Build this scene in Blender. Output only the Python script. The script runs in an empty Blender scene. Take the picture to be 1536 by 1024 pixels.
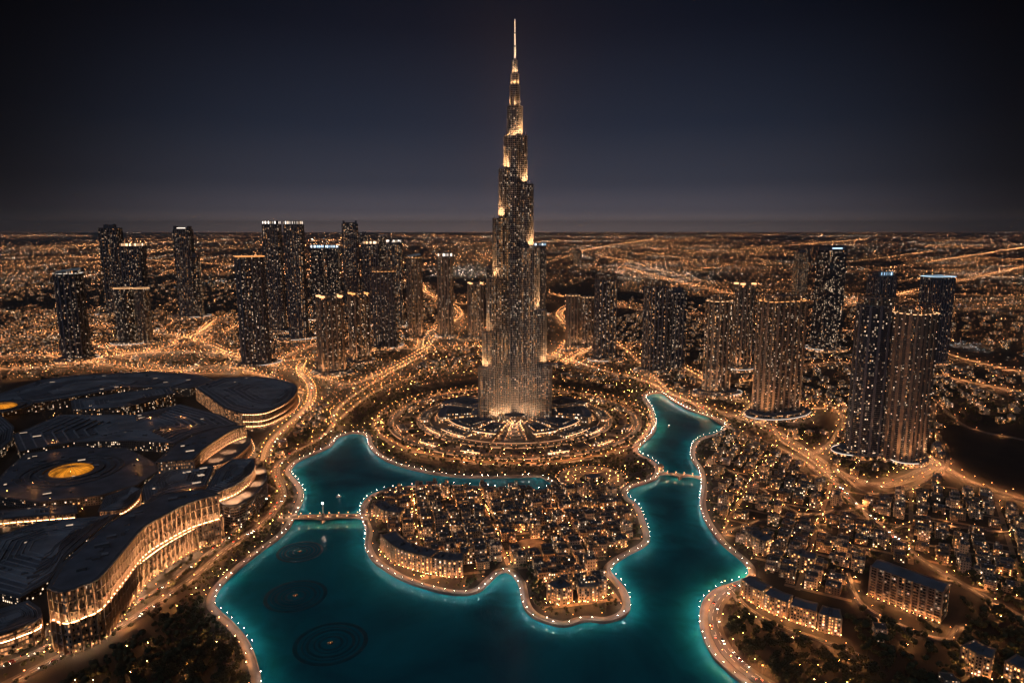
import bpy, math, random
import numpy as np
from mathutils import Vector, Matrix
from mathutils.geometry import delaunay_2d_cdt, tessellate_polygon

R = math.radians
PI = math.pi
rng = random.Random(7)
nr = np.random.default_rng(11)
S = bpy.context.scene
COL = S.collection

# ---------------------------------------------------------------- camera
FPX, CAMH = 1024.0, 417.0            # focal length in photo pixels, camera height (m)
PITCH = math.atan(171.0 / FPX)
cd = bpy.data.cameras.new("camera")
cd.sensor_width = 36.0
cd.lens = 24.0
cd.clip_start = 5.0
cd.clip_end = 200000.0
cam = bpy.data.objects.new("camera", cd)
COL.objects.link(cam)
cam.location = (0, 0, CAMH)
cam.rotation_euler = (PI / 2 - PITCH, 0, 0)
S.camera = cam
CP, SP = math.cos(PITCH), math.sin(PITCH)

# ---------------------------------------------------------------- world (deep dusk sky + city airglow)
W = bpy.data.worlds.new("World")
S.world = W
W.use_nodes = True
wn, wl = W.node_tree.nodes, W.node_tree.links
wn.clear()
SUN_EL, SUN_AZ = R(38), R(-35)
w_out = wn.new("ShaderNodeOutputWorld")
sky = wn.new("ShaderNodeTexSky")
sky.sky_type = 'NISHITA'
sky.sun_disc = False
sky.sun_elevation = R(-4.0)
sky.sun_rotation = R(0)
sky.altitude = 400
sky.air_density = 1.0
sky.dust_density = 1.5
bg1 = wn.new("ShaderNodeBackground")
bg1.inputs[1].default_value = 0.002
wl.new(sky.outputs[0], bg1.inputs[0])
tc = wn.new("ShaderNodeTexCoord")
sep = wn.new("ShaderNodeSeparateXYZ")
wl.new(tc.outputs['Generated'], sep.inputs[0])
ramp = wn.new("ShaderNodeValToRGB")       # airglow of the city, by elevation
e = ramp.color_ramp.elements
e[0].position = 0.0
e[0].color = (0.300, 0.235, 0.235, 1)
e[1].position = 0.62
e[1].color = (0.0004, 0.0010, 0.0030, 1)
for p_, c_ in ((0.022, (0.098, 0.090, 0.112, 1)), (0.06, (0.041, 0.045, 0.066, 1)), (0.14, (0.0160, 0.0225, 0.0410, 1)),
               (0.26, (0.0050, 0.0082, 0.0180, 1)), (0.42, (0.0012, 0.0026, 0.0075, 1))):
    x_ = e.new(p_)
    x_.color = c_
wl.new(sep.outputs['Z'], ramp.inputs[0])
# the glow is strongest above the town centre (north) and falls off to the sides
mr = wn.new("ShaderNodeMapRange")
mr.inputs['From Min'].default_value = 0.78
mr.inputs['From Max'].default_value = 1.0
mr.inputs['To Min'].default_value = 0.10
mr.inputs['To Max'].default_value = 1.0
mr.interpolation_type = 'SMOOTHSTEP'
wl.new(sep.outputs['Y'], mr.inputs[0])
bg2 = wn.new("ShaderNodeBackground")
wl.new(ramp.outputs[0], bg2.inputs[0])
wl.new(mr.outputs[0], bg2.inputs[1])
addw = wn.new("ShaderNodeAddShader")
wl.new(bg1.outputs[0], addw.inputs[0])
wl.new(bg2.outputs[0], addw.inputs[1])
wl.new(addw.outputs[0], w_out.inputs[0])

# ---------------------------------------------------------------- added ambient fill: a very soft bluish sun lamp, no source in view
sd = bpy.data.lights.new("ambient_fill", 'SUN')
sd.energy = 0.36
sd.angle = R(50)
sd.color = (0.62, 0.76, 1.0)
ambient_fill = bpy.data.objects.new("ambient_fill", sd)
COL.objects.link(ambient_fill)
ambient_fill.rotation_euler = (R(40), R(-25), 0)

# ---------------------------------------------------------------- exposure, sampling
S.view_settings.view_transform = 'Standard'
S.view_settings.look = 'None'
S.view_settings.gamma = 1.0
S.view_settings.exposure = 0.0
S.render.film_transparent = False
cy = S.cycles
cy.max_bounces = 4
cy.diffuse_bounces = 1
cy.glossy_bounces = 2
cy.transmission_bounces = 1
cy.volume_bounces = 0
cy.transparent_max_bounces = 4
cy.sample_clamp_indirect = 3.0
cy.sample_clamp_direct = 60.0
cy.caustics_reflective = False
cy.caustics_refractive = False
cy.use_light_tree = True
cy.use_denoising = True
cy.denoiser = 'OPENIMAGEDENOISE'
cy.use_adaptive_sampling = False


# ================================================================ helpers
def ray(px, py):
    dx, dy = (px - 768.0) / FPX, (512.0 - py) / FPX
    return dx, CP + dy * SP, -SP + dy * CP


def gp(px, py, z=0.0):
    """pixel of the photograph -> point of the plane at height z"""
    dx, dy, dz = ray(px, py)
    t = (z - CAMH) / dz
    return (dx * t, dy * t)


def hz(py, Y):
    dx, dy, dz = ray(768, py)
    return CAMH + Y * dz / dy


def mpp(Y, z):
    """metres per photo pixel at depth Y, height z"""
    return (Y * CP + (CAMH - z) * SP) / FPX


def proj(x, y, z):
    d = y * CP + (CAMH - z) * SP
    return 768 + FPX * x / d, 512 - FPX * (y * SP - (CAMH - z) * CP) / d


def catmull(pts, step=6.0, closed=False):
    P = [np.array(p, float) for p in pts]
    n = len(P)
    out = []
    rngi = range(n) if closed else range(n - 1)
    for i in rngi:
        if closed:
            p0, p1, p2, p3 = P[i - 1], P[i], P[(i + 1) % n], P[(i + 2) % n]
        else:
            p0, p1, p2, p3 = P[max(i - 1, 0)], P[i], P[i + 1], P[min(i + 2, n - 1)]
        k = max(1, int(np.linalg.norm(p2 - p1) / step))
        for j in range(k):
            t = j / k
            out.append(0.5 * ((2 * p1) + (-p0 + p2) * t + (2 * p0 - 5 * p1 + 4 * p2 - p3) * t * t
                              + (-p0 + 3 * p1 - 3 * p2 + p3) * t ** 3))
    if not closed:
        out.append(P[-1])
    return np.array(out)


def resample(pl, step, closed=False):
    pl = np.asarray(pl)
    if closed:
        pl = np.vstack([pl, pl[:1]])
    d = np.r_[0, np.cumsum(np.linalg.norm(np.diff(pl, axis=0), axis=1))]
    n = max(2, int(d[-1] / step))
    s = np.linspace(0, d[-1], n + 1)
    if closed:
        s = s[:-1]
    return np.c_[np.interp(s, d, pl[:, 0]), np.interp(s, d, pl[:, 1])]


def normals2(pl, closed=False):
    if closed:
        t = np.roll(pl, -1, 0) - np.roll(pl, 1, 0)
    else:
        t = np.gradient(pl, axis=0)
    t = t / np.maximum(np.linalg.norm(t, axis=1, keepdims=True), 1e-9)
    return np.c_[t[:, 1], -t[:, 0]]          # right-hand normal


def inside(poly, pts):
    poly, pts = np.asarray(poly), np.atleast_2d(pts)
    x, y = pts[:, 0], pts[:, 1]
    c = np.zeros(len(pts), bool)
    a, b = poly, np.roll(poly, -1, 0)
    for (x1, y1), (x2, y2) in zip(a, b):
        if y1 == y2:
            continue
        m = ((y1 > y) != (y2 > y)) & (x < (x2 - x1) * (y - y1) / (y2 - y1) + x1)
        c ^= m
    return c


def dist_to(pl, pts):
    """distance of each point to a polyline sampled densely"""
    pts = np.atleast_2d(pts)
    out = np.full(len(pts), 1e9)
    for i in range(0, len(pts), 4000):
        q = pts[i:i + 4000]
        d = ((q[:, None, :] - pl[None]) ** 2).sum(-1).min(1)
        out[i:i + 4000] = np.sqrt(d)
    return out


class MB:
    """collects faces of ONE mesh object, with material slots and metre UVs"""

    def __init__(self):
        self.v, self.f, self.m, self.uv, self.mats = [], [], [], [], []

    def mi(self, mat):
        if mat not in self.mats:
            self.mats.append(mat)
        return self.mats.index(mat)

    def face(self, pts, mat, uv=None):
        i = len(self.v)
        self.v.extend(pts)
        self.f.append(tuple(range(i, i + len(pts))))
        self.m.append(self.mi(mat))
        self.uv.extend(uv if uv else [(p[0], p[1]) for p in pts])

    def wall(self, a, b, z0, z1, mat, u0=0.0):
        L = math.hypot(b[0] - a[0], b[1] - a[1])
        self.face([(a[0], a[1], z0), (b[0], b[1], z0), (b[0], b[1], z1), (a[0], a[1], z1)], mat,
                  [(u0, z0), (u0 + L, z0), (u0 + L, z1), (u0, z1)])
        return u0 + L

    def prism(self, poly, z0, z1, mat, top=None, bottom=False, u0=0.0):
        n = len(poly)
        u = u0
        for i in range(n):
            u = self.wall(poly[i], poly[(i + 1) % n], z0, z1, mat, u)
        if top is not None:
            self.cap(poly, z1, top)
        if bottom:
            self.cap(poly[::-1], z0, mat)

    def cap(self, poly, z, mat):
        if len(poly) <= 4 or convex(poly):
            self.face([(p[0], p[1], z) for p in poly], mat)
        else:
            tri = tessellate_polygon([[Vector((p[0], p[1], 0)) for p in poly]])
            for t in tri:
                q = [poly[k] for k in t]
                a = (q[1][0] - q[0][0]) * (q[2][1] - q[0][1]) - (q[1][1] - q[0][1]) * (q[2][0] - q[0][0])
                if a < 0:
                    q = q[::-1]
                self.face([(p[0], p[1], z) for p in q], mat)

    def ring(self, pin, pout, z, mat, up=True):
        n = len(pin)
        for i in range(n):
            j = (i + 1) % n
            q = [pout[i], pout[j], pin[j], pin[i]]
            if not up:
                q = q[::-1]
            self.face([(p[0], p[1], z) for p in q], mat)

    def box(self, c, s, rot=0.0, mat=None, top=None, z0=None):
        """c centre xy, s (sx, sy, height), z0 the base"""
        ca, sa = math.cos(rot), math.sin(rot)
        hx, hy = s[0] / 2, s[1] / 2
        poly = [(c[0] + x * ca - y * sa, c[1] + x * sa + y * ca) for x, y in ((-hx, -hy), (hx, -hy), (hx, hy), (-hx, hy))]
        self.prism(poly, z0, z0 + s[2], mat, top or mat)

    def bar(self, a, b, r, mat, n=5):
        a, b = Vector(a), Vector(b)
        d = (b - a).normalized()
        q = d.to_track_quat('Z', 'Y')
        ring = [q @ Vector((r * math.cos(2 * PI * k / n), r * math.sin(2 * PI * k / n), 0)) for k in range(n)]
        for k in range(n):
            l = (k + 1) % n
            self.face([tuple(a + ring[k]), tuple(a + ring[l]), tuple(b + ring[l]), tuple(b + ring[k])], mat)

    def ball(self, c, r, mat, nu=6, nv=4, sz=1.0, zmin=-1):
        c = Vector(c)
        P = [[c + Vector((r * math.cos(2 * PI * i / nu) * math.sin(PI * j / nv), r * math.sin(2 * PI * i / nu) * math.sin(PI * j / nv),
                          r * sz * math.cos(PI * j / nv))) for i in range(nu)] for j in range(nv + 1)]
        for j in range(nv):
            if math.cos(PI * j / nv) <= zmin + 1e-6:
                break
            for i in range(nu):
                k = (i + 1) % nu
                if j == 0:
                    self.face([tuple(P[0][0]), tuple(P[1][i]), tuple(P[1][k])], mat)
                elif j == nv - 1:
                    self.face([tuple(P[j][i]), tuple(P[nv][0]), tuple(P[j][k])], mat)
                else:
                    self.face([tuple(P[j][i]), tuple(P[j + 1][i]), tuple(P[j + 1][k]), tuple(P[j][k])], mat)

    def mesh(self, name):
        me = bpy.data.meshes.new(name)
        me.from_pydata(self.v, [], self.f)
        for m in self.mats:
            me.materials.append(m)
        me.polygons.foreach_set("material_index", self.m)
        uvl = me.uv_layers.new(name="metres")
        uvl.data.foreach_set("uv", np.array(self.uv, np.float32).ravel())
        me.update()
        return me

    def build(self, name, parent=None, loc=None, rot=None):
        o = bpy.data.objects.new(name, self.mesh(name))
        COL.objects.link(o)
        if parent is not None:
            o.parent = parent
        if loc is not None:
            o.location = loc
        if rot is not None:
            o.rotation_euler = (0, 0, rot)
        return o


def convex(poly):
    s = 0
    n = len(poly)
    for i in range(n):
        a, b, c = poly[i], poly[(i + 1) % n], poly[(i + 2) % n]
        k = (b[0] - a[0]) * (c[1] - b[1]) - (b[1] - a[1]) * (c[0] - b[0])
        if abs(k) < 1e-9:
            continue
        if s == 0:
            s = 1 if k > 0 else -1
        elif s * k < 0:
            return False
    return True


def ccw(poly):
    a = sum(p[0] * q[1] - q[0] * p[1] for p, q in zip(poly, list(poly[1:]) + [poly[0]]))
    return [tuple(p) for p in poly] if a > 0 else [tuple(p) for p in poly][::-1]


def offset(poly, d):
    """outward offset of a ccw polygon"""
    n = len(poly)
    out = []
    for i in range(n):
        a, b, c = poly[i - 1], poly[i], poly[(i + 1) % n]
        e1 = (b[0] - a[0], b[1] - a[1])
        e2 = (c[0] - b[0], c[1] - b[1])
        l1, l2 = math.hypot(*e1) or 1e-9, math.hypot(*e2) or 1e-9
        n1, n2 = (e1[1] / l1, -e1[0] / l1), (e2[1] / l2, -e2[0] / l2)
        m = (n1[0] + n2[0], n1[1] + n2[1])
        k = max(0.35, 1 + n1[0] * n2[0] + n1[1] * n2[1])
        out.append((b[0] + d * m[0] / k, b[1] + d * m[1] / k))
    return out


def tag(o, label=None, cat=None, group=None, kind=None):
    for k, v in (('label', label), ('category', cat), ('group', group), ('kind', kind)):
        if v:
            o[k] = v
    return o


def empty(name, loc, rz=0.0):
    o = bpy.data.objects.new(name, None)
    o.empty_display_size = 1
    COL.objects.link(o)
    o.location = loc
    o.rotation_euler = (0, 0, rz)
    return o


def numesh(name, v, tris, mats, mi=None, uv=None):
    """fast mesh from numpy arrays (triangles or quads)"""
    k = tris.shape[1]
    me = bpy.data.meshes.new(name)
    me.vertices.add(len(v))
    me.vertices.foreach_set("co", np.asarray(v, np.float32).ravel())
    me.loops.add(tris.size)
    me.loops.foreach_set("vertex_index", tris.astype(np.int32).ravel())
    me.polygons.add(len(tris))
    me.polygons.foreach_set("loop_start", np.arange(0, tris.size, k, dtype=np.int32))
    me.polygons.foreach_set("loop_total", np.full(len(tris), k, np.int32))
    for m in mats:
        me.materials.append(m)
    if mi is not None:
        me.polygons.foreach_set("material_index", np.asarray(mi, np.int32))
    if uv is not None:
        me.uv_layers.new(name="metres").data.foreach_set("uv", np.asarray(uv, np.float32).ravel())
    me.update(calc_edges=True)
    me.validate()
    o = bpy.data.objects.new(name, me)
    COL.objects.link(o)
    return o


def bulk(name, pv, pf, pos, sc, rot, mats, pmi=None, mi=None):
    """many copies of a small prototype as ONE mesh (stuff)"""
    pv, pf = np.asarray(pv, float), np.asarray(pf)
    n, k = len(pos), len(pv)
    sc = np.asarray(sc, float)
    if sc.ndim == 1:
        sc = np.repeat(sc[:, None], 3, 1)
    q = pv[None] * sc[:, None, :]
    c, s = np.cos(rot)[:, None], np.sin(rot)[:, None]
    x = q[..., 0] * c - q[..., 1] * s + pos[:, 0:1]
    y = q[..., 0] * s + q[..., 1] * c + pos[:, 1:2]
    z = q[..., 2] + pos[:, 2:3]
    v = np.stack([x, y, z], -1).reshape(-1, 3)
    f = (pf[None] + (np.arange(n) * k)[:, None, None]).reshape(-1, pf.shape[1])
    m = None
    if mi is not None:
        m = np.repeat(mi, len(pf))
    elif pmi is not None:
        m = np.tile(pmi, n)
    return numesh(name, v, f, mats, m)


OCTA_V = np.array([(1, 0, 0), (-1, 0, 0), (0, 1, 0), (0, -1, 0), (0, 0, 1), (0, 0, -1)], float)
OCTA_F = np.array([(0, 2, 4), (2, 1, 4), (1, 3, 4), (3, 0, 4), (2, 0, 5), (1, 2, 5), (3, 1, 5), (0, 3, 5)])


def flood(parent, loc, aim, watts, col, size=85.0):
    """a shielded floodlight of the place: a spot lamp aimed along a direction"""
    ld = bpy.data.lights.new("floodlight", 'SPOT')
    ld.energy = watts
    ld.color = col
    ld.spot_size = R(size)
    ld.spot_blend = 0.7
    ld.shadow_soft_size = 0.4
    lo = bpy.data.objects.new("floodlight", ld)
    COL.objects.link(lo)
    lo.parent = parent
    lo.location = loc
    lo.rotation_euler = Vector(aim).to_track_quat('-Z', 'Y').to_euler()
    return lo


# ================================================================ materials
def newmat(name):
    m = bpy.data.materials.new(name)
    m.use_nodes = True
    nt = m.node_tree
    b = nt.nodes["Principled BSDF"]
    return m, nt, b


def plain(name, col, rough=0.7, metal=0.0, noise=0.25, scale=0.08):
    """base colour with a soft procedural mottling, in metres"""
    m, nt, b = newmat(name)
    tcn = nt.nodes.new("ShaderNodeTexCoord")
    nz = nt.nodes.new("ShaderNodeTexNoise")
    nz.inputs['Scale'].default_value = scale
    nz.inputs['Detail'].default_value = 5
    nt.links.new(tcn.outputs['Object'], nz.inputs['Vector'])
    mp = nt.nodes.new("ShaderNodeMapRange")
    mp.inputs['From Min'].default_value = 0.3
    mp.inputs['From Max'].default_value = 0.7
    mp.inputs['To Min'].default_value = 1 - noise
    mp.inputs['To Max'].default_value = 1 + noise
    nt.links.new(nz.outputs[0], mp.inputs[0])
    mx = nt.nodes.new("ShaderNodeVectorMath")
    mx.operation = 'SCALE'
    mx.inputs[0].default_value = col
    nt.links.new(mp.outputs[0], mx.inputs['Scale'])
    nt.links.new(mx.outputs[0], b.inputs['Base Color'])
    b.inputs['Roughness'].default_value = rough
    b.inputs['Metallic'].default_value = metal
    return m


def glow(name, col, strength, sample=True):
    m, nt, b = newmat(name)
    b.inputs['Base Color'].default_value = (0.02, 0.02, 0.02, 1)
    b.inputs['Emission Color'].default_value = (*col, 1)
    b.inputs['Emission Strength'].default_value = strength
    m.cycles.emission_sampling = 'FRONT' if sample else 'NONE'
    return m


def windowed(name, wall, cw, ch, p, warm=(1.0, 0.44, 0.15), cool=(1.0, 0.70, 0.46), coolness=0.2, strength=1.6,
             fx=(0.18, 0.82), fy=(0.25, 0.8), rough=0.25, metal=0.0, glass=(0.012, 0.016, 0.022), colvar=0.5, spec=0.5):
    """wall with a grid of window panes (UV in metres); some rooms are lit"""
    m, nt, b = newmat(name)
    N, L = nt.nodes, nt.links

    def math_(op, a, c=None, clamp=False):
        n = N.new("ShaderNodeMath")
        n.operation = op
        n.use_clamp = clamp
        for i, v in enumerate((a, c)):
            if v is None:
                continue
            if isinstance(v, (int, float)):
                n.inputs[i].default_value = v
            else:
                L.new(v, n.inputs[i])
        return n.outputs[0]
    uv = N.new("ShaderNodeUVMap")
    uv.uv_map = "metres"
    sp = N.new("ShaderNodeSeparateXYZ")
    L.new(uv.outputs[0], sp.inputs[0])
    u, v = math_('DIVIDE', sp.outputs[0], cw), math_('DIVIDE', sp.outputs[1], ch)
    fu, fv = math_('FLOOR', u), math_('FLOOR', v)
    ru, rv = math_('FRACT', u), math_('FRACT', v)
    oi = N.new("ShaderNodeObjectInfo")
    seed = math_('MULTIPLY', oi.outputs['Random'], 97.0)
    cb = N.new("ShaderNodeCombineXYZ")
    L.new(fu, cb.inputs[0])
    L.new(fv, cb.inputs[1])
    L.new(seed, cb.inputs[2])
    wn_ = N.new("ShaderNodeTexWhiteNoise")
    wn_.noise_dimensions = '3D'
    L.new(cb.outputs[0], wn_.inputs[0])
    cc = N.new("ShaderNodeSeparateColor")
    L.new(wn_.outputs['Color'], cc.inputs[0])
    cb2 = N.new("ShaderNodeCombineXYZ")
    L.new(fu, cb2.inputs[0])
    L.new(seed, cb2.inputs[1])
    wn2 = N.new("ShaderNodeTexWhiteNoise")
    wn2.noise_dimensions = '3D'
    L.new(cb2.outputs[0], wn2.inputs[0])
    # whole columns of rooms are darker or busier
    cv = math_('POWER', wn2.outputs['Value'], 2.0)
    pc = math_('MULTIPLY', math_('ADD', math_('MULTIPLY', cv, 3.0 * colvar), 1.0 - colvar), p)
    lit = math_('LESS_THAN', wn_.outputs['Value'], pc)
    inx = math_('MULTIPLY', math_('GREATER_THAN', ru, fx[0]), math_('LESS_THAN', ru, fx[1]))
    iny = math_('MULTIPLY', math_('GREATER_THAN', rv, fy[0]), math_('LESS_THAN', rv, fy[1]))
    pane = math_('MULTIPLY', inx, iny)
    br = math_('ADD', math_('MULTIPLY', math_('POWER', cc.outputs[1], 2.5), 2.6), 0.3)
    st = math_('MULTIPLY', math_('MULTIPLY', math_('MULTIPLY', lit, pane), br), strength)
    mixc = N.new("ShaderNodeMix")
    mixc.data_type = 'RGBA'
    mixc.inputs[6].default_value = (*warm, 1)
    mixc.inputs[7].default_value = (*cool, 1)
    L.new(math_('LESS_THAN', cc.outputs[0], coolness), mixc.inputs[0])
    L.new(mixc.outputs[2], b.inputs['Emission Color'])
    L.new(st, b.inputs['Emission Strength'])
    mixb = N.new("ShaderNodeMix")
    mixb.data_type = 'RGBA'
    mixb.inputs[6].default_value = (*wall, 1)
    mixb.inputs[7].default_value = (*glass, 1)
    L.new(pane, mixb.inputs[0])
    L.new(mixb.outputs[2], b.inputs['Base Color'])
    rg = math_('ADD', math_('MULTIPLY', pane, 0.12 - max(rough, 0.12)), max(rough, 0.12))
    L.new(rg, b.inputs['Roughness'])
    b.inputs['Metallic'].default_value = metal
    b.inputs['Specular IOR Level'].default_value = spec
    m.cycles.emission_sampling = 'NONE'
    return m


ORANGE, AMBER, WARMW, WHITE, BLUEW = (1.0, 0.33, 0.09), (1.0, 0.40, 0.12), (1.0, 0.52, 0.23), (1.0, 0.86, 0.70), (0.55, 0.80, 1.0)
M = dict(
    asphalt=plain("asphalt", (0.058, 0.053, 0.050), 0.75, scale=0.03),
    paving=plain("paving", (0.17, 0.135, 0.115), 0.7, scale=0.05),
    stone=plain("stone", (0.27, 0.20, 0.15), 0.75, scale=0.05),
    sand=plain("sand", (0.15, 0.105, 0.07), 0.9, noise=0.5, scale=0.03),
    grass=plain("grass", (0.020, 0.026, 0.012), 0.95, noise=0.5, scale=0.04),
    rib_dark=plain("rib_dark", (0.115, 0.125, 0.155), 0.5, noise=0.1),
    rib_stone=plain("rib_stone", (0.30, 0.215, 0.155), 0.7, noise=0.12),
    rib_steel=plain("rib_steel", (0.30, 0.32, 0.36), 0.38, metal=0.75, noise=0.1),
    roof_dark=plain("roof_dark", (0.14, 0.15, 0.18), 0.5, noise=0.35, scale=0.05),
    roof_grey=plain("roof_grey", (0.115, 0.115, 0.125), 0.8, noise=0.35, scale=0.09),
    roof_tan=plain("roof_tan", (0.13, 0.105, 0.085), 0.85, noise=0.4, scale=0.12),
    leaf=plain("leaf", (0.035, 0.045, 0.018), 0.8, noise=0.5, scale=0.3),
    leaf_olive=plain("leaf_olive", (0.055, 0.052, 0.020), 0.8, noise=0.5, scale=0.3),
    bark=plain("bark", (0.10, 0.065, 0.04), 0.9),
    pole=plain("pole", (0.12, 0.12, 0.12), 0.4, metal=0.6),
    white_paint=plain("white_paint", (0.75, 0.74, 0.70), 0.5, noise=0.1),
    car_dark=plain("car_dark", (0.03, 0.03, 0.035), 0.25, metal=0.3),
    car_pale=plain("car_pale", (0.65, 0.65, 0.66), 0.25, metal=0.2),
    car_red=plain("car_red", (0.30, 0.02, 0.02), 0.25, metal=0.2),
    lamp_orange=glow("lamp_orange", (1.0, 0.38, 0.13), 5000),
    lamp_dome=glow("lamp_dome", (1.0, 0.40, 0.13), 14.0, False),
    lamp_lane=glow("lamp_lane", (1.0, 0.38, 0.11), 2000),
    facade_light=glow("facade_light", (1.0, 0.46, 0.20), 16),
    lamp_warm=glow("lamp_warm", (1.0, 0.52, 0.27), 2400),
    lamp_white=glow("lamp_white", (1.0, 0.84, 0.70), 1200),
    strip_warm=glow("strip_warm", WARMW, 2.2),
    strip_white=glow("strip_white", (1.0, 0.86, 0.72), 1.6),
    strip_amber=glow("strip_amber", AMBER, 2.0),
    strip_blue=glow("strip_blue", BLUEW, 1.6),
    head_light=glow("head_light", (1.0, 0.95, 0.85), 45),
    tail_light=glow("tail_light", (1.0, 0.08, 0.03), 16),
)
# ================================================================ shoreline, ground, water
SHORE_PX = [(300, 1180), (352, 1090), (382, 1045), (392, 1024), (385, 989), (373, 961), (352, 935), (331, 916), (322, 902), (331, 880), (359, 852),
    (392, 826), (428, 798), (444, 772), (456, 743), (450, 726), (436, 708), (447, 692), (473, 680), (496, 669), (507, 656),
    (530, 649), (548, 653), (553, 667), (566, 682), (593, 696), (634, 707), (675, 713.5), (724, 716), (774, 715), (806, 714), (818, 718),
    (829, 727), (815, 734), (779, 735), (742, 731), (697, 728), (652, 727), (616, 729), (584, 733), (561, 740), (546, 752), (540, 768), (549, 796),
    (547, 818), (558, 839), (579, 855), (606, 870), (652, 885), (692, 891), (720, 885), (738, 869), (752, 857), (766, 859), (778, 877),
    (783, 902), (792, 918), (812, 930), (846, 938), (878, 930), (909, 932), (936, 923), (946, 908), (940, 886), (929, 872), (916, 856), (921, 846),
    (941, 832), (967, 818), (975, 806), (968, 782), (958, 759), (942, 745), (944, 733), (962, 726), (985, 717), (990, 702), (978, 690), (962, 682),
    (958, 673), (976, 652), (984, 633), (978, 612), (969, 597), (978, 590), (993, 590), (1009, 601), (1032, 614), (1059, 623.5), (1082, 631), (1087, 640),
    (1073, 650), (1050, 657), (1038, 668), (1036, 686), (1048, 705), (1052, 732), (1050, 756), (1059, 783), (1082, 814), (1109, 837), (1122, 852),
    (1119, 865), (1099, 874), (1073, 883), (1055, 900), (1049, 923), (1053, 950), (1068, 981), (1091, 1005), (1120, 1030), (1160, 1080), (1200, 1180)]
SHORE = catmull([gp(*p) for p in SHORE_PX], 5.0, closed=True)
if sum(a[0] * b[1] - b[0] * a[1] for a, b in zip(SHORE, np.roll(SHORE, -1, 0))) < 0:
    SHORE = SHORE[::-1]
WATER_Z = -2.2


def drop_dense(pl, dmin):
    out = [pl[0]]
    for p in pl[1:]:
        if np.linalg.norm(p - out[-1]) > dmin:
            out.append(p)
    return np.array(out)


SHORE = drop_dense(SHORE, 2.5)
NS = len(SHORE)
SHN = normals2(SHORE, True)               # ccw polygon: right-hand normal points to the land


def land_sheet():
    e_ = [(-60000, -8000), (60000, -8000), (60000, 60000), (-60000, 60000)]
    vs = [Vector(p) for p in SHORE] + [Vector(p) for p in e_]
    # a few inner points keep the triangles of the near land reasonable
    for x in range(-1500, 1501, 500):
        for y in (300, 2200, 4000, 9000, 30000):
            if not inside(SHORE, (x, y))[0]:
                vs.append(Vector((x, y)))
    ed = [(i, (i + 1) % NS) for i in range(NS)] + [(NS + i, NS + (i + 1) % 4) for i in range(4)]
    vo, _, fo, *_ = delaunay_2d_cdt(vs, ed, [], 0, 1e-4)
    vo = np.array([(p.x, p.y) for p in vo])
    fo = np.array(fo)
    keep = ~inside(SHORE, vo[fo].mean(1))
    fo = fo[keep]
    a = vo[fo]
    flip = ((a[:, 1] - a[:, 0])[:, 0] * (a[:, 2] - a[:, 0])[:, 1] - (a[:, 1] - a[:, 0])[:, 1] * (a[:, 2] - a[:, 0])[:, 0]) < 0
    fo[flip] = fo[flip][:, ::-1]
    return vo, fo


def ground_material():
    m, nt, b = newmat("ground")
    N, L = nt.nodes, nt.links
    tcn = N.new("ShaderNodeTexCoord")
    n1 = N.new("ShaderNodeTexNoise")
    n1.inputs['Scale'].default_value = 0.012
    n1.inputs['Detail'].default_value = 8
    n1.inputs['Roughness'].default_value = 0.65
    L.new(tcn.outputs['Object'], n1.inputs['Vector'])
    cr = N.new("ShaderNodeValToRGB")
    el = cr.color_ramp.elements
    el[0].position, el[0].color = 0.40, (0.007, 0.008, 0.008, 1)
    el[1].position, el[1].color = 0.74, (0.050, 0.036, 0.026, 1)
    q = el.new(0.52)
    q.color = (0.016, 0.014, 0.012, 1)
    L.new(n1.outputs[0], cr.inputs[0])
    L.new(cr.outputs[0], b.inputs['Base Color'])
    b.inputs['Roughness'].default_value = 0.9
    return m


M['ground'] = ground_material()
gv, gf = land_sheet()
g_o = numesh("ground", np.c_[gv, np.zeros(len(gv))], gf, [M['ground']])
tag(g_o, kind='structure')


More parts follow.
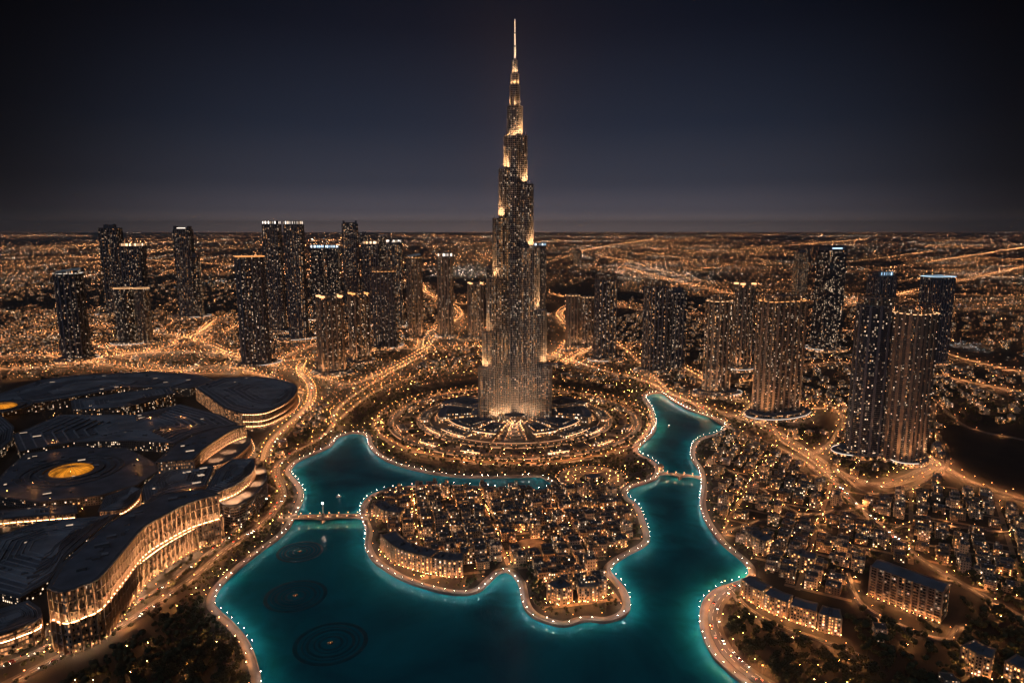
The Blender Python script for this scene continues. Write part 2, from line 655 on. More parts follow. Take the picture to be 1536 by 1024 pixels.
def water_material():
    m, nt, b = newmat("water")
    N, L = nt.nodes, nt.links
    tcn = N.new("ShaderNodeTexCoord")
    n1 = N.new("ShaderNodeTexNoise")      # lighter and darker pool floor
    n1.inputs['Scale'].default_value = 0.008
    n1.inputs['Detail'].default_value = 6
    n1.inputs['Distortion'].default_value = 1.2
    L.new(tcn.outputs['Object'], n1.inputs['Vector'])
    cr = N.new("ShaderNodeValToRGB")
    el = cr.color_ramp.elements
    el[0].position, el[0].color = 0.34, (0.003, 0.110, 0.150, 1)
    el[1].position, el[1].color = 0.66, (0.005, 0.225, 0.275, 1)
    L.new(n1.outputs[0], cr.inputs[0])
    at = N.new("ShaderNodeAttribute")         # lamp glow near the banks painted into the colour, along with paler shallows
    at.attribute_name = "shore_glow"
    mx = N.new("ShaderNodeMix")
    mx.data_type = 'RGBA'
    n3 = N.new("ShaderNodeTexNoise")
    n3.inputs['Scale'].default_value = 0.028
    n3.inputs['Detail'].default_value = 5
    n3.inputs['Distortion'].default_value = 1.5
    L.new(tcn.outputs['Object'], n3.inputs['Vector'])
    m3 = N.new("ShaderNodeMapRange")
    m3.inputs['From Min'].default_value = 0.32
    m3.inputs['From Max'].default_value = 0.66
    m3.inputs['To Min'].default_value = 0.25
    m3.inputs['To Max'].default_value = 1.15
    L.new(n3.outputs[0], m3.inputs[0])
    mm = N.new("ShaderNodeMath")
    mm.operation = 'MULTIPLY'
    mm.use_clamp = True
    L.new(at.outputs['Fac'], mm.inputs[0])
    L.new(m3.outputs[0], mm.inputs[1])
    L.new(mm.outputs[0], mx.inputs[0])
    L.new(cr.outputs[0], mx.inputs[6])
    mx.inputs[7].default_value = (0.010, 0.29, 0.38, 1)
    L.new(mx.outputs[2], b.inputs['Base Color'])
    b.inputs['Roughness'].default_value = 0.13
    b.inputs['IOR'].default_value = 1.33
    b.inputs['Specular IOR Level'].default_value = 0.5
    n2 = N.new("ShaderNodeTexNoise")
    n2.inputs['Scale'].default_value = 0.22
    n2.inputs['Detail'].default_value = 3
    mp = N.new("ShaderNodeMapping")
    mp.inputs['Scale'].default_value = (1.0, 0.45, 1.0)
    L.new(tcn.outputs['Object'], mp.inputs[0])
    L.new(mp.outputs[0], n2.inputs['Vector'])
    bp = N.new("ShaderNodeBump")
    bp.inputs['Strength'].default_value = 0.6
    bp.inputs['Distance'].default_value = 0.5
    L.new(n2.outputs[0], bp.inputs['Height'])
    L.new(bp.outputs[0], b.inputs['Normal'])
    return m


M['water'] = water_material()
x0, y0 = SHORE.min(0) - 40
x1, y1 = SHORE.max(0) + 40
gxn, gyn = int((x1 - x0) / 5), int((y1 - y0) / 5)
wx, wy = np.meshgrid(np.linspace(x0, x1, gxn), np.linspace(y0, y1, gyn))
wv = np.c_[wx.ravel(), wy.ravel(), np.full(wx.size, WATER_Z)]
ii = (np.arange(gyn - 1)[:, None] * gxn + np.arange(gxn - 1)[None]).ravel()
wf = np.c_[ii, ii + 1, ii + gxn + 1, ii + gxn]
wet = inside(SHORE, wv[:, :2]) | (dist_to(SHORE, wv[:, :2]) < 12)
wf = wf[wet[wf].all(1)]
use = np.unique(wf)
remap = np.full(len(wv), -1)
remap[use] = np.arange(len(use))
wv, wf = wv[use], remap[wf]
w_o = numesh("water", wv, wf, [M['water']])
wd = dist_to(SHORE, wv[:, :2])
sh = w_o.data.attributes.new("shore_glow", 'FLOAT', 'POINT')
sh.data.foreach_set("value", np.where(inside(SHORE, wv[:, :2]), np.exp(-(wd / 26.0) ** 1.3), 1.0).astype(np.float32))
tag(w_o, kind='structure')

# quay wall all round the lake
qm = MB()
for i in range(NS):
    a, b = SHORE[i], SHORE[(i + 1) % NS]
    qm.wall(b, a, WATER_Z - 1.5, 0.02, M['stone'])
tag(qm.build("quay_wall"), kind='structure')

# ---------------------------------------------------------------- lamps, trees and roads are collected first
LAMPS = []            # (x, y, height, kind)
ROADLINES = []        # sampled centre lines with half widths, kept clear of houses and trees


def strip(name, pl, w0, w1, z, mat, structure=True, closed=False, kerb=0.0):
    """ribbon between offsets w0..w1 (right-hand side positive) of a polyline"""
    n = normals2(pl, closed)
    a, b = pl + n * w0, pl + n * w1
    k = len(pl)
    v = np.r_[np.c_[a, np.full(k, z)], np.c_[b, np.full(k, z)]]
    i = np.arange(k if closed else k - 1)
    j = (i + 1) % k
    f = np.c_[i, k + i, k + j, j]
    if kerb:
        v = np.r_[v, np.c_[a, np.zeros(k)], np.c_[b, np.zeros(k)]]
        f = np.r_[f, np.c_[2 * k + i, i, j, 2 * k + j], np.c_[k + i, 3 * k + i, 3 * k + j, k + j]]
    o = numesh(name, v, f, [mat])
    if structure:
        tag(o, kind='structure')
    return o


# promenade that follows the whole shore, with lamps at the water's edge
PROM_W = 9.0
prom = strip("promenade", SHORE, 0.0, PROM_W, 0.14, M['paving'], closed=True, kerb=True)
pr_s = resample(SHORE, 14.0, True)
pr_n = normals2(pr_s, True)
for p, n_ in zip(pr_s, pr_n):
    q = p + n_ * -0.4 + nr.normal(0, 1.6, 2) * abs(n_[::-1])
    if nr.random() < 0.93 and 500 < q[1] < 2400:
        LAMPS.append((q[0], q[1], 4.6, 'white'))
for p, n_ in zip(resample(SHORE, 38.0, True), normals2(resample(SHORE, 38.0, True), True)):
    q = p + n_ * 10.0
    if q[1] > 520:
        LAMPS.append((q[0], q[1], 5.0, 'warm'))
# low parapet at the water's edge
par = strip("parapet", SHORE, 0.15, 0.75, 1.1, M['stone'], closed=True, kerb=True)

ROADS_PX = [
    # name, half width (m), lamp step (m), kind of lamp, pixel polyline
    ("lakeside_road", 6.5, 24, 'orange', [(-60, 1060), (40, 1010), (110, 975), (189, 934), (240, 900), (290, 866), (335, 828), (372, 800), (404, 774), (424, 742), (414, 706), (432, 684), (470, 664), (497, 643), (503, 618), (530, 595), (575, 566), (622, 540), (655, 527), (720, 517)]),
    ("mall_road", 5, 20, 'orange', [(-40, 1015), (60, 975), (150, 935), (215, 898), (262, 868), (318, 826), (350, 800), (385, 762), (405, 740)]),
    ("north_highway", 12, 30, 'orange', [(-120, 566), (0, 553), (110, 548), (190, 530), (340, 529), (420, 540), (470, 536), (540, 528), (640, 521), (720, 519), (835, 536), (903, 556), (966, 572), (1006, 592), (1052, 609), (1109, 627), (1166, 649), (1217, 683), (1262, 711), (1316, 727), (1362, 717), (1392, 702)]),
    ("ring_road", 9, 26, 'orange', [(455, 545), (450, 560), (466, 580), (466, 606), (440, 632), (420, 650), (405, 668), (398, 690)]),
    ("slip_road", 8, 26, 'orange', [(330, 530), (400, 548), (450, 556), (510, 575), (545, 571), (590, 552), (640, 524)]),
    ("garden_road", 6, 24, 'orange', [(497, 643), (520, 620), (560, 590), (600, 572), (650, 556), (716, 548)]),
    ("east_road", 8, 26, 'orange', [(845, 545), (870, 530), (900, 520), (960, 520), (1040, 560), (1110, 600), (1220, 612), (1300, 610)]),
    ("villa_road", 6, 30, 'orange', [(1235, 705), (1268, 741), (1300, 770), (1332, 798), (1386, 842), (1450, 880), (1540, 930)]),
    ("eastern_highway", 12, 30, 'orange', [(1300, 545), (1402, 563), (1453, 573), (1536, 590), (1640, 612)]),
    ("eastern_lane", 9, 30, 'orange', [(1389, 684), (1453, 722), (1536, 750), (1620, 778)]),
    ("north_road", 10, 36, 'orange', [(630, 524), (640, 500), (690, 470), (640, 440), (600, 420), (400, 400), (100, 385)]),
    ("interchange_ramp", 9, 30, 'orange', [(190, 530), (250, 520), (300, 498), (330, 478), (400, 470), (560, 455), (700, 455)]),
    ("interchange_loop", 8, 30, 'orange', [(340, 529), (300, 512), (240, 500), (140, 490), (60, 500), (-60, 520)]),
    ("desert_highway", 14, 45, 'orange', [(835, 536), (860, 500), (840, 470), (880, 452), (960, 458), (1100, 478), (1300, 500), (1450, 540), (1536, 560)]),
    ("far_avenue", 14, 60, 'orange', [(820, 440), (900, 452), (990, 470), (1050, 480), (1200, 470), (1400, 430), (1536, 400)]),
    ("far_boulevard", 14, 60, 'orange', [(930, 400), (1000, 418), (1100, 440), (1230, 452), (1380, 440), (1536, 445)]),
    ("southern_drive", 7, 24, 'orange', [(1132, 866), (1098, 884), (1078, 904), (1072, 930), (1082, 962), (1105, 992), (1140, 1018), (1200, 1050), (1300, 1090)]),
    ("station_road", 8, 26, 'orange', [(-60, 540), (60, 532), (150, 545), (250, 556), (330, 548), (400, 566), (450, 590)]),
    ("depot_road", 7, 26, 'orange', [(150, 530), (220, 544), (290, 560), (360, 556)]),
    ("western_ramp", 7, 28, 'orange', [(60, 500), (130, 512), (190, 530), (260, 520), (330, 500), (380, 480), (470, 470)]),
    ("cluster_street", 7, 26, 'orange', [(420, 540), (460, 520), (520, 505), (600, 500), (650, 488), (720, 480)]),
    ("museum_road", 7, 26, 'orange', [(640, 524), (655, 505), (680, 490), (720, 492), (745, 500)]),
    ("northern_curve", 7, 26, 'orange', [(835, 536), (848, 515), (880, 500), (930, 520), (960, 545), (1006, 592)]),
    ("quay_road", 7, 24, 'orange', [(1006, 592), (1040, 606), (1090, 640), (1150, 664), (1200, 690), (1236, 716)]),
    ("tower_street", 6, 26, 'orange', [(1109, 627), (1140, 600), (1200, 590), (1260, 620), (1250, 660), (1217, 683)]),
    ("back_street", 6, 28, 'orange', [(1040, 560), (1100, 575), (1160, 560), (1230, 545), (1300, 545)]),
    ("loop_street", 5, 44, 'orange', [(1262, 711), (1290, 735), (1340, 740), (1392, 720), (1420, 690), (1400, 640), (1402, 600)]),
    ("outer_street", 5, 48, 'orange', [(1402, 600), (1450, 640), (1536, 660), (1620, 690)]),
    ("orchard_lane", 4, 26, 'orange', [(1332, 798), (1380, 780), (1440, 790), (1536, 800)]),
    ("garden_lane", 4, 22, 'orange', [(1060, 690), (1120, 720), (1180, 760), (1240, 800), (1300, 830)]),
    ("market_lane", 4, 22, 'orange', [(1085, 800), (1150, 780), (1230, 770), (1290, 762)]),
    ("hotel_lane", 4, 16, 'orange', [(1270, 860), (1290, 905), (1350, 938), (1415, 960), (1440, 940)]),
    ("village_street", 4, 18, 'orange', [(1160, 640), (1172, 662), (1215, 690), (1262, 730)]),
    ("crescent_street", 4, 15, 'orange', [(1098, 886), (1120, 912), (1165, 938), (1215, 955), (1262, 972), (1290, 985)]),
]
ROAD_DASH = MB()
for i, (nm, hw, st, lk, px) in enumerate(ROADS_PX):
    pl = catmull([gp(*p) for p in px], 8.0)
    # the lake wins: pieces over the water are cut off by the promenade
    z = 0.16 + 0.03 * i
    strip(nm, pl, -hw, hw, z, M['asphalt'], kerb=True)
    ROADLINES.append((pl, hw))
    near = pl[:, 1].min() < 1300
    rs = resample(pl, st)
    rn = normals2(rs)
    for k, (p, n_) in enumerate(zip(rs, rn)):
        for s in ((-1, 1) if hw > 7 else ((-1) ** k,)):
            q = p + n_ * s * (hw + 1.0)
            if not inside(SHORE, q)[0]:
                LAMPS.append((q[0], q[1], 9.0 if hw > 5 else 5.0, lk))
    if near:      # lane dashes and edge lines
        ds = resample(pl, 7.0)
        dn = normals2(ds)
        for k in range(0, len(ds) - 1, 2):
            for off in ((-hw / 3, hw / 3) if hw > 6 else (0,)):
                a, b = ds[k] + dn[k] * off, ds[k + 1] + dn[k + 1] * off
                nn = dn[k] * 0.14
                ROAD_DASH.face([(*(a + nn), z + .03), (*(b + nn), z + .03), (*(b - nn), z + .03), (*(a - nn), z + .03)][::-1], M['white_paint'])
tag(ROAD_DASH.build("lane_marking"), kind='structure')
ROADALL = np.vstack([resample(pl, 6.0) for pl, hw in ROADLINES])
ROADHW = np.concatenate([np.full(len(resample(pl, 6.0)), hw) for pl, hw in ROADLINES])


def road_clear(pts, margin):
    pts = np.atleast_2d(pts)
    out = np.ones(len(pts), bool)
    for i in range(0, len(pts), 2000):
        q = pts[i:i + 2000]
        d = np.sqrt(((q[:, None] - ROADALL[None]) ** 2).sum(-1)) - ROADHW[None]
        out[i:i + 2000] = d.min(1) > margin
    return out
# ================================================================ tower materials
M['glass_dark'] = windowed("glass_dark", (0.035, 0.036, 0.040), 3.2, 3.7, 0.18, coolness=0.12, strength=1.0, rough=0.2)
M['glass_blue'] = windowed("glass_blue", (0.030, 0.040, 0.055), 3.2, 3.7, 0.15, coolness=0.2, strength=1.0, rough=0.18, glass=(0.012, 0.022, 0.038))
M['glass_busy'] = windowed("glass_busy", (0.09, 0.075, 0.06), 3.0, 3.7, 0.24, coolness=0.15, strength=1.0, rough=0.3)
M['stone_rooms'] = windowed("stone_rooms", (0.26, 0.20, 0.15), 3.4, 3.7, 0.24, coolness=0.15, strength=1.0, rough=0.6, fx=(0.28, 0.74), fy=(0.3, 0.78))
M['dark_rooms'] = windowed("dark_rooms", (0.085, 0.08, 0.078), 3.4, 3.7, 0.18, coolness=0.2, strength=1.0, rough=0.5, fx=(0.25, 0.77), fy=(0.28, 0.8))
for n_, w_, c_ in (('crown_warm', (1.0, 0.50, 0.22), (1.0, 0.66, 0.40)), ('crown_white', (1.0, 0.72, 0.50), (1.0, 0.86, 0.74)), ('crown_blue', (0.45, 0.72, 1.0), (0.75, 0.90, 1.0))):
    M[n_] = windowed(n_, (0.05, 0.05, 0.05), 4.0, 60.0, 0.75, warm=w_, cool=c_, coolness=0.5, strength=1.3, colvar=0.2, fx=(0.06, 0.94), fy=(-1, 2), glass=(0.1, 0.1, 0.1))
M['podium_wall'] = windowed("podium_wall", (0.24, 0.19, 0.15), 5.0, 4.0, 0.35, coolness=0.1, strength=1.0, colvar=0.3, rough=0.6)
M['slab'] = plain("slab", (0.22, 0.19, 0.165), 0.6, noise=0.1)
M['slab_dark'] = plain("slab_dark", (0.105, 0.112, 0.135), 0.4, noise=0.1)
M['slab_beige'] = plain("slab_beige", (0.36, 0.27, 0.20), 0.65, noise=0.1)


def round_rect(w, d, r, n=4):
    pts = []
    for cx, cy, a0 in ((w / 2 - r, d / 2 - r, 0), (-w / 2 + r, d / 2 - r, 90), (-w / 2 + r, -d / 2 + r, 180), (w / 2 - r, -d / 2 + r, 270)):
        for k in range(n + 1):
            a = R(a0 + 90 * k / n)
            pts.append((cx + r * math.cos(a), cy + r * math.sin(a)))
    return pts


def cross_rect(w, d, c):
    """rectangle with notched corners"""
    x, y = w / 2, d / 2
    return [(x, y - c), (x - c, y - c), (x - c, y), (-x + c, y), (-x + c, y - c), (-x, y - c), (-x, -y + c), (-x + c, -y + c), (-x + c, -y), (x - c, -y), (x - c, -y + c), (x, -y + c)]


def lens(w, d, n=9):
    """two bowed long sides and flat short ends"""
    pts = []
    for k in range(n):
        t = -1 + 2 * k / (n - 1)
        pts.append((w / 2 * t, -d / 2 * (0.55 + 0.45 * math.cos(t * PI / 2))))
    for k in range(n):
        t = 1 - 2 * k / (n - 1)
        pts.append((w / 2 * t, d / 2 * (0.55 + 0.45 * math.cos(t * PI / 2))))
    return pts


def oval(w, d, n=20):
    return [(w / 2 * math.cos(2 * PI * k / n), d / 2 * math.sin(2 * PI * k / n)) for k in range(n)]


def densify(poly, step):
    out = []
    n = len(poly)
    for i in range(n):
        a, b = poly[i], poly[(i + 1) % n]
        k = max(1, round(math.hypot(b[0] - a[0], b[1] - a[1]) / step))
        for j in range(k):
            out.append((a[0] + (b[0] - a[0]) * j / k, a[1] + (b[1] - a[1]) * j / k))
    return out


def scale_poly(poly, k):
    return [(p[0] * k, p[1] * k) for p in poly]


def floors(mb, poly, z0, z1, glass, slab, fh=3.7, out=0.55, th=0.9, taper=1.0):
    """storeys: glass set back, floor slab proud of it"""
    n = max(1, round((z1 - z0) / fh))
    fh = (z1 - z0) / n
    for k in range(n):
        za, zb = z0 + k * fh, z0 + (k + 1) * fh
        p = poly if taper == 1 else scale_poly(poly, 1 + (taper - 1) * (k / n))
        u = 0.0
        for i in range(len(p)):
            u = mb.wall(p[i], p[(i + 1) % len(p)], za, zb - th, glass, u)
        q = offset(p, out)
        u = 0.0
        for i in range(len(q)):
            u = mb.wall(q[i], q[(i + 1) % len(q)], zb - th, zb, slab, u)
        mb.ring(p, q, zb, slab)
        mb.ring(p, q, zb - th, slab, up=False)


def ribs(mb, poly, z0, z1, mat, step, width, depth, every=None):
    """vertical piers standing proud of the wall"""
    pl = resample(np.array(poly), step, True)
    nn = normals2(pl, True)
    tt = np.c_[-nn[:, 1], nn[:, 0]]
    for k, (p, n_, t) in enumerate(zip(pl, nn, tt)):
        if every and not every(k, len(pl)):
            continue
        a, b = p - t * width / 2 - n_ * 0.4, p + t * width / 2 - n_ * 0.4
        c, d = p + t * width / 2 + n_ * depth, p - t * width / 2 + n_ * depth
        mb.prism(ccw([tuple(a), tuple(d), tuple(c), tuple(b)]), z0, z1, mat, mat, u0=k * 13.0)


TOWERS = []


def tower(label, cx_px, w_px, base_py, top_py, shape='round', rot=20, dratio=0.8, glass='glass_dark', slab='slab_dark', rib=None, rib_step=9.0,
          rib_w=4.2, rib_d=1.3, crown='flat', light='strip_warm', group=None, name='residential_tower', podium=True, twin=None, taper=1.0, pscale=1.6, notch=5.0, lit=True):
    """cx_px is the middle of the tower at its TOP"""
    X0, Yf = gp(cx_px, base_py)
    # front of the base is seen at base_py; the centre lies half a depth behind it
    wm_ = w_px * mpp(Yf, 150)
    ca, sa = abs(math.cos(R(rot))), abs(math.sin(R(rot)))
    w = wm_ / (ca + dratio * sa)
    if shape == 'oval':
        w = wm_ / math.sqrt(ca * ca + (dratio * sa) ** 2)
    d = w * dratio
    Y = Yf + 0.5 * (w * sa + d * ca)
    h = hz(top_py, Y)
    X = (cx_px - 768) * (Y * CP + (CAMH - h) * SP) / FPX
    t = empty(name, (X, Y, 0), R(rot))
    tag(t, label, 'tower', group)
    poly = {'round': lambda: round_rect(w, d, min(w, d) * 0.22), 'rect': lambda: densify(cross_rect(w, d, 0.06 * w), 9), 'notch': lambda: cross_rect(w, d, notch),
            'lens': lambda: lens(w, d), 'oval': lambda: oval(w, d), 'box': lambda: [(w / 2, d / 2), (-w / 2, d / 2), (-w / 2, -d / 2), (w / 2, -d / 2)],
            'chamfer': lambda: round_rect(w, d, min(w, d) * 0.25, 1)}[shape]()
    poly = ccw(poly)
    far = Y > 2900
    ch = min(0.06 * h, 16.0)
    hb = h - ch
    mb = MB()
    floors(mb, poly, 0, hb, M[glass], M[slab], fh=3.7 if not far else 7.4, taper=taper, th=0.9 if not far else 1.5)
    top = poly if taper == 1 else scale_poly(poly, taper)
    mb.cap(offset(top, 0.5), hb, M['roof_dark'])
    if rib:
        if taper == 1:
            ribs(mb, poly, 0, hb + 1.5, M[rib], rib_step, rib_w, rib_d)
    mb.build("shaft", t)
    # ---- crown
    cm = MB()
    lm = None
    P = offset(top, -1.0)
    if crown == 'band':
        cm.prism(P, hb, h - 0.5, M['slab_dark'], M['roof_grey'])
        lm = MB()
        lm.prism(offset(P, 0.25), hb + ch * 0.25, hb + ch * 0.85, M[{'strip_white': 'crown_white', 'strip_blue': 'crown_blue'}.get(light, 'crown_warm')], u0=nr.uniform(0, 90))
    elif crown == 'rim':
        cm.prism(P, hb, hb + ch * 0.55, M['dark_rooms'], M['roof_dark'])
        lm = MB()
        q = offset(top, 0.9)
        lm.prism(q, hb + ch * 0.55, hb + ch * 0.62, M[light])
        lm.ring(offset(top, -0.3), q, hb + ch * 0.62, M[light])
    elif crown == 'corners':
        cm.prism(scale_poly(top, 0.62), hb, h, M['stone_rooms'], M['roof_grey'])
        for sx in (-1, 1):
            for sy in (-1, 1):
                cm.box((sx * w * 0.36 * taper, sy * d * 0.34 * taper), (w * 0.17, d * 0.2, ch * 0.85), 0, M['rib_stone'], M['roof_grey'], hb)
        lm = MB()
        for sx in (-1, 1):
            for sy in (-1, 1):
                lm.box((sx * w * 0.36 * taper, sy * d * 0.34 * taper), (w * 0.185, d * 0.22, ch * 0.28), 0, M[light], M[light], hb + ch * 0.60)
                lm.build("turret_light", t)
                lm = MB()
        lm = None
    elif crown == 'frame':
        cm.prism(scale_poly(top, 0.7), hb, hb + ch * 0.7, M['stone_rooms'], M['roof_grey'])
        P4 = densify(P, 6)
        for p in P4[::2]:
            cm.box(p, (1.6, 1.6, ch), 0, M['rib_stone'], M['rib_stone'], hb)
        cm.prism(offset(P, 0.8), h - 1.6, h, M['rib_stone'])
        cm.ring(offset(P, -0.8), offset(P, 0.8), h, M['rib_stone'])
        lm = MB()
        lm.prism(offset(P, 1.0), hb + 0.4, hb + 1.6, M[light])
    elif crown == 'sail':
        hw_, hd_ = w * 0.44 * taper, d * 0.42 * taper
        a = [(-hw_, -hd_), (hw_, -hd_), (hw_, hd_), (-hw_, hd_)]
        zz = [hb + ch * .25, hb + ch * 0.62, hb + ch, hb + ch * .45]
        for i in range(4):
            j = (i + 1) % 4
            cm.face([(*a[i], hb), (*a[j], hb), (*a[j], zz[j]), (*a[i], zz[i])], M['dark_rooms'])
        lm = MB()
        lm.face([(*a[i], zz[i] + 0.2) for i in range(4)], M['white_paint'])
        lm.prism(offset(top, 0.7), hb + 0.2, hb + 1.4, M[light])
    elif crown == 'sign':
        cm.prism(P, hb, hb + 3, M['slab_dark'], M['roof_grey'])
        cm.prism(scale_poly(top, 0.7), hb + 3, h, M['slab_dark'], M['roof_grey'])
        lm = MB()
        lm.box((0, -d * 0.38 * taper), (w * 0.62, 1.2, ch * 0.55), 0, M['crown_blue'], M['slab_dark'], hb + ch * 0.35)
    elif crown == 'dome':
        for sx in (-1, 1):
            cm.ball((sx * w * 0.24 * taper, 0, hb), min(w * 0.24, d * 0.5) * taper, M['rib_stone'], 10, 6, 0.55, 0)
        lm = MB()
        lm.prism(offset(top, 0.7), hb - 1.5, hb - 0.2, M[light])
    elif crown == 'spires':
        cm.prism(scale_poly(top, 0.8), hb, hb + ch * 0.5, M['dark_rooms'], M['roof_dark'])
        for sx in (-1, 1):
            cm.box((sx * w * 0.40 * taper, 0), (w * 0.10, d * 0.8, ch * 1.0), 0, M['rib_dark'], M['rib_dark'], hb)
        if lit:
            lm = MB()
            lm.box((0, -d * 0.40 * taper), (w * 0.5, 0.6, ch * 0.25), 0, M[light], M[light], hb + ch * 0.30)
    else:
        cm.prism(P, hb, hb + 2.2, M['slab_dark'])
        cm.prism(scale_poly(top, 0.55), hb, h, M['slab_dark'], M['roof_dark'])
        cm.box((w * 0.2, d * 0.1), (w * 0.12, d * 0.14, 3.0), 0, M['roof_grey'], M['roof_grey'], h)
        cm.box((-w * 0.12, -d * 0.1), (w * 0.16, d * 0.12, 2.0), 0, M['roof_grey'], M['roof_grey'], h)
    cm.build("crown", t)
    if rib == 'rib_stone' and not far:       # floodlights that wash the stone piers from below and the crown from its ledge
        for k in range(4):
            a = PI / 4 + k * PI / 2
            for (f_, z_, e_) in ((0.80, 16.0, 42000.0), (0.62, hb + 2.0, 9000.0)):
                flood(t, (w * f_ * math.cos(a), d * f_ * 1.1 * math.sin(a), z_), (-0.45 * math.cos(a), -0.45 * math.sin(a), 1), e_ * 2.2 * (w / 40.0), (1.0, 0.46, 0.19), 110)
    if lm:
        lm.build("crown_light", t)
    if podium:
        pm = MB()
        pa_, pk = nr.uniform(-.5, .5), nr.uniform(1.0, 1.35)
        pox, poy = nr.uniform(-.12, .12) * w, nr.uniform(-.1, .1) * w

        def pod(k):
            q = oval(w * pscale * pk * k, max(d, w * 0.75) * pscale * k, 32)
            return ccw([(pox + x * math.cos(pa_) - y * math.sin(pa_), poy + x * math.sin(pa_) + y * math.cos(pa_)) for x, y in q])
        pp = pod(1.0)
        pm.prism(pp, 0, 9, M['podium_wall'], M['roof_dark'])
        p2 = pod(0.82)
        pm.prism(p2, 9, 14, M['podium_wall'], M['roof_grey'])
        pm.build("podium", t)
        bm_ = MB()
        q = offset(pp, 0.9)
        n0, n1 = int(nr.integers(0, 32)), int(nr.integers(9, 20))     # the lit edge runs along part of the rim
        for k in range(n1):
            i, j = (n0 + k) % 32, (n0 + k + 1) % 32
            bm_.wall(q[i], q[j], 8.4, 9.3, M['strip_white'])
        bm_.build("podium_light", t)
        c, s = math.cos(R(rot)), math.sin(R(rot))
        ol = resample(np.array(offset(pp, 9.0)), 24.0, True)
        for p in ol:
            q = (X + p[0] * c - p[1] * s, Y + p[0] * s + p[1] * c)
            if not inside(SHORE, q)[0]:
                LAMPS.append((q[0], q[1], 7.0, 'warm'))
    TOWERS.append((X, Y, max(w, d) * (0.8 * pscale if podium else 0.75)))
    return t


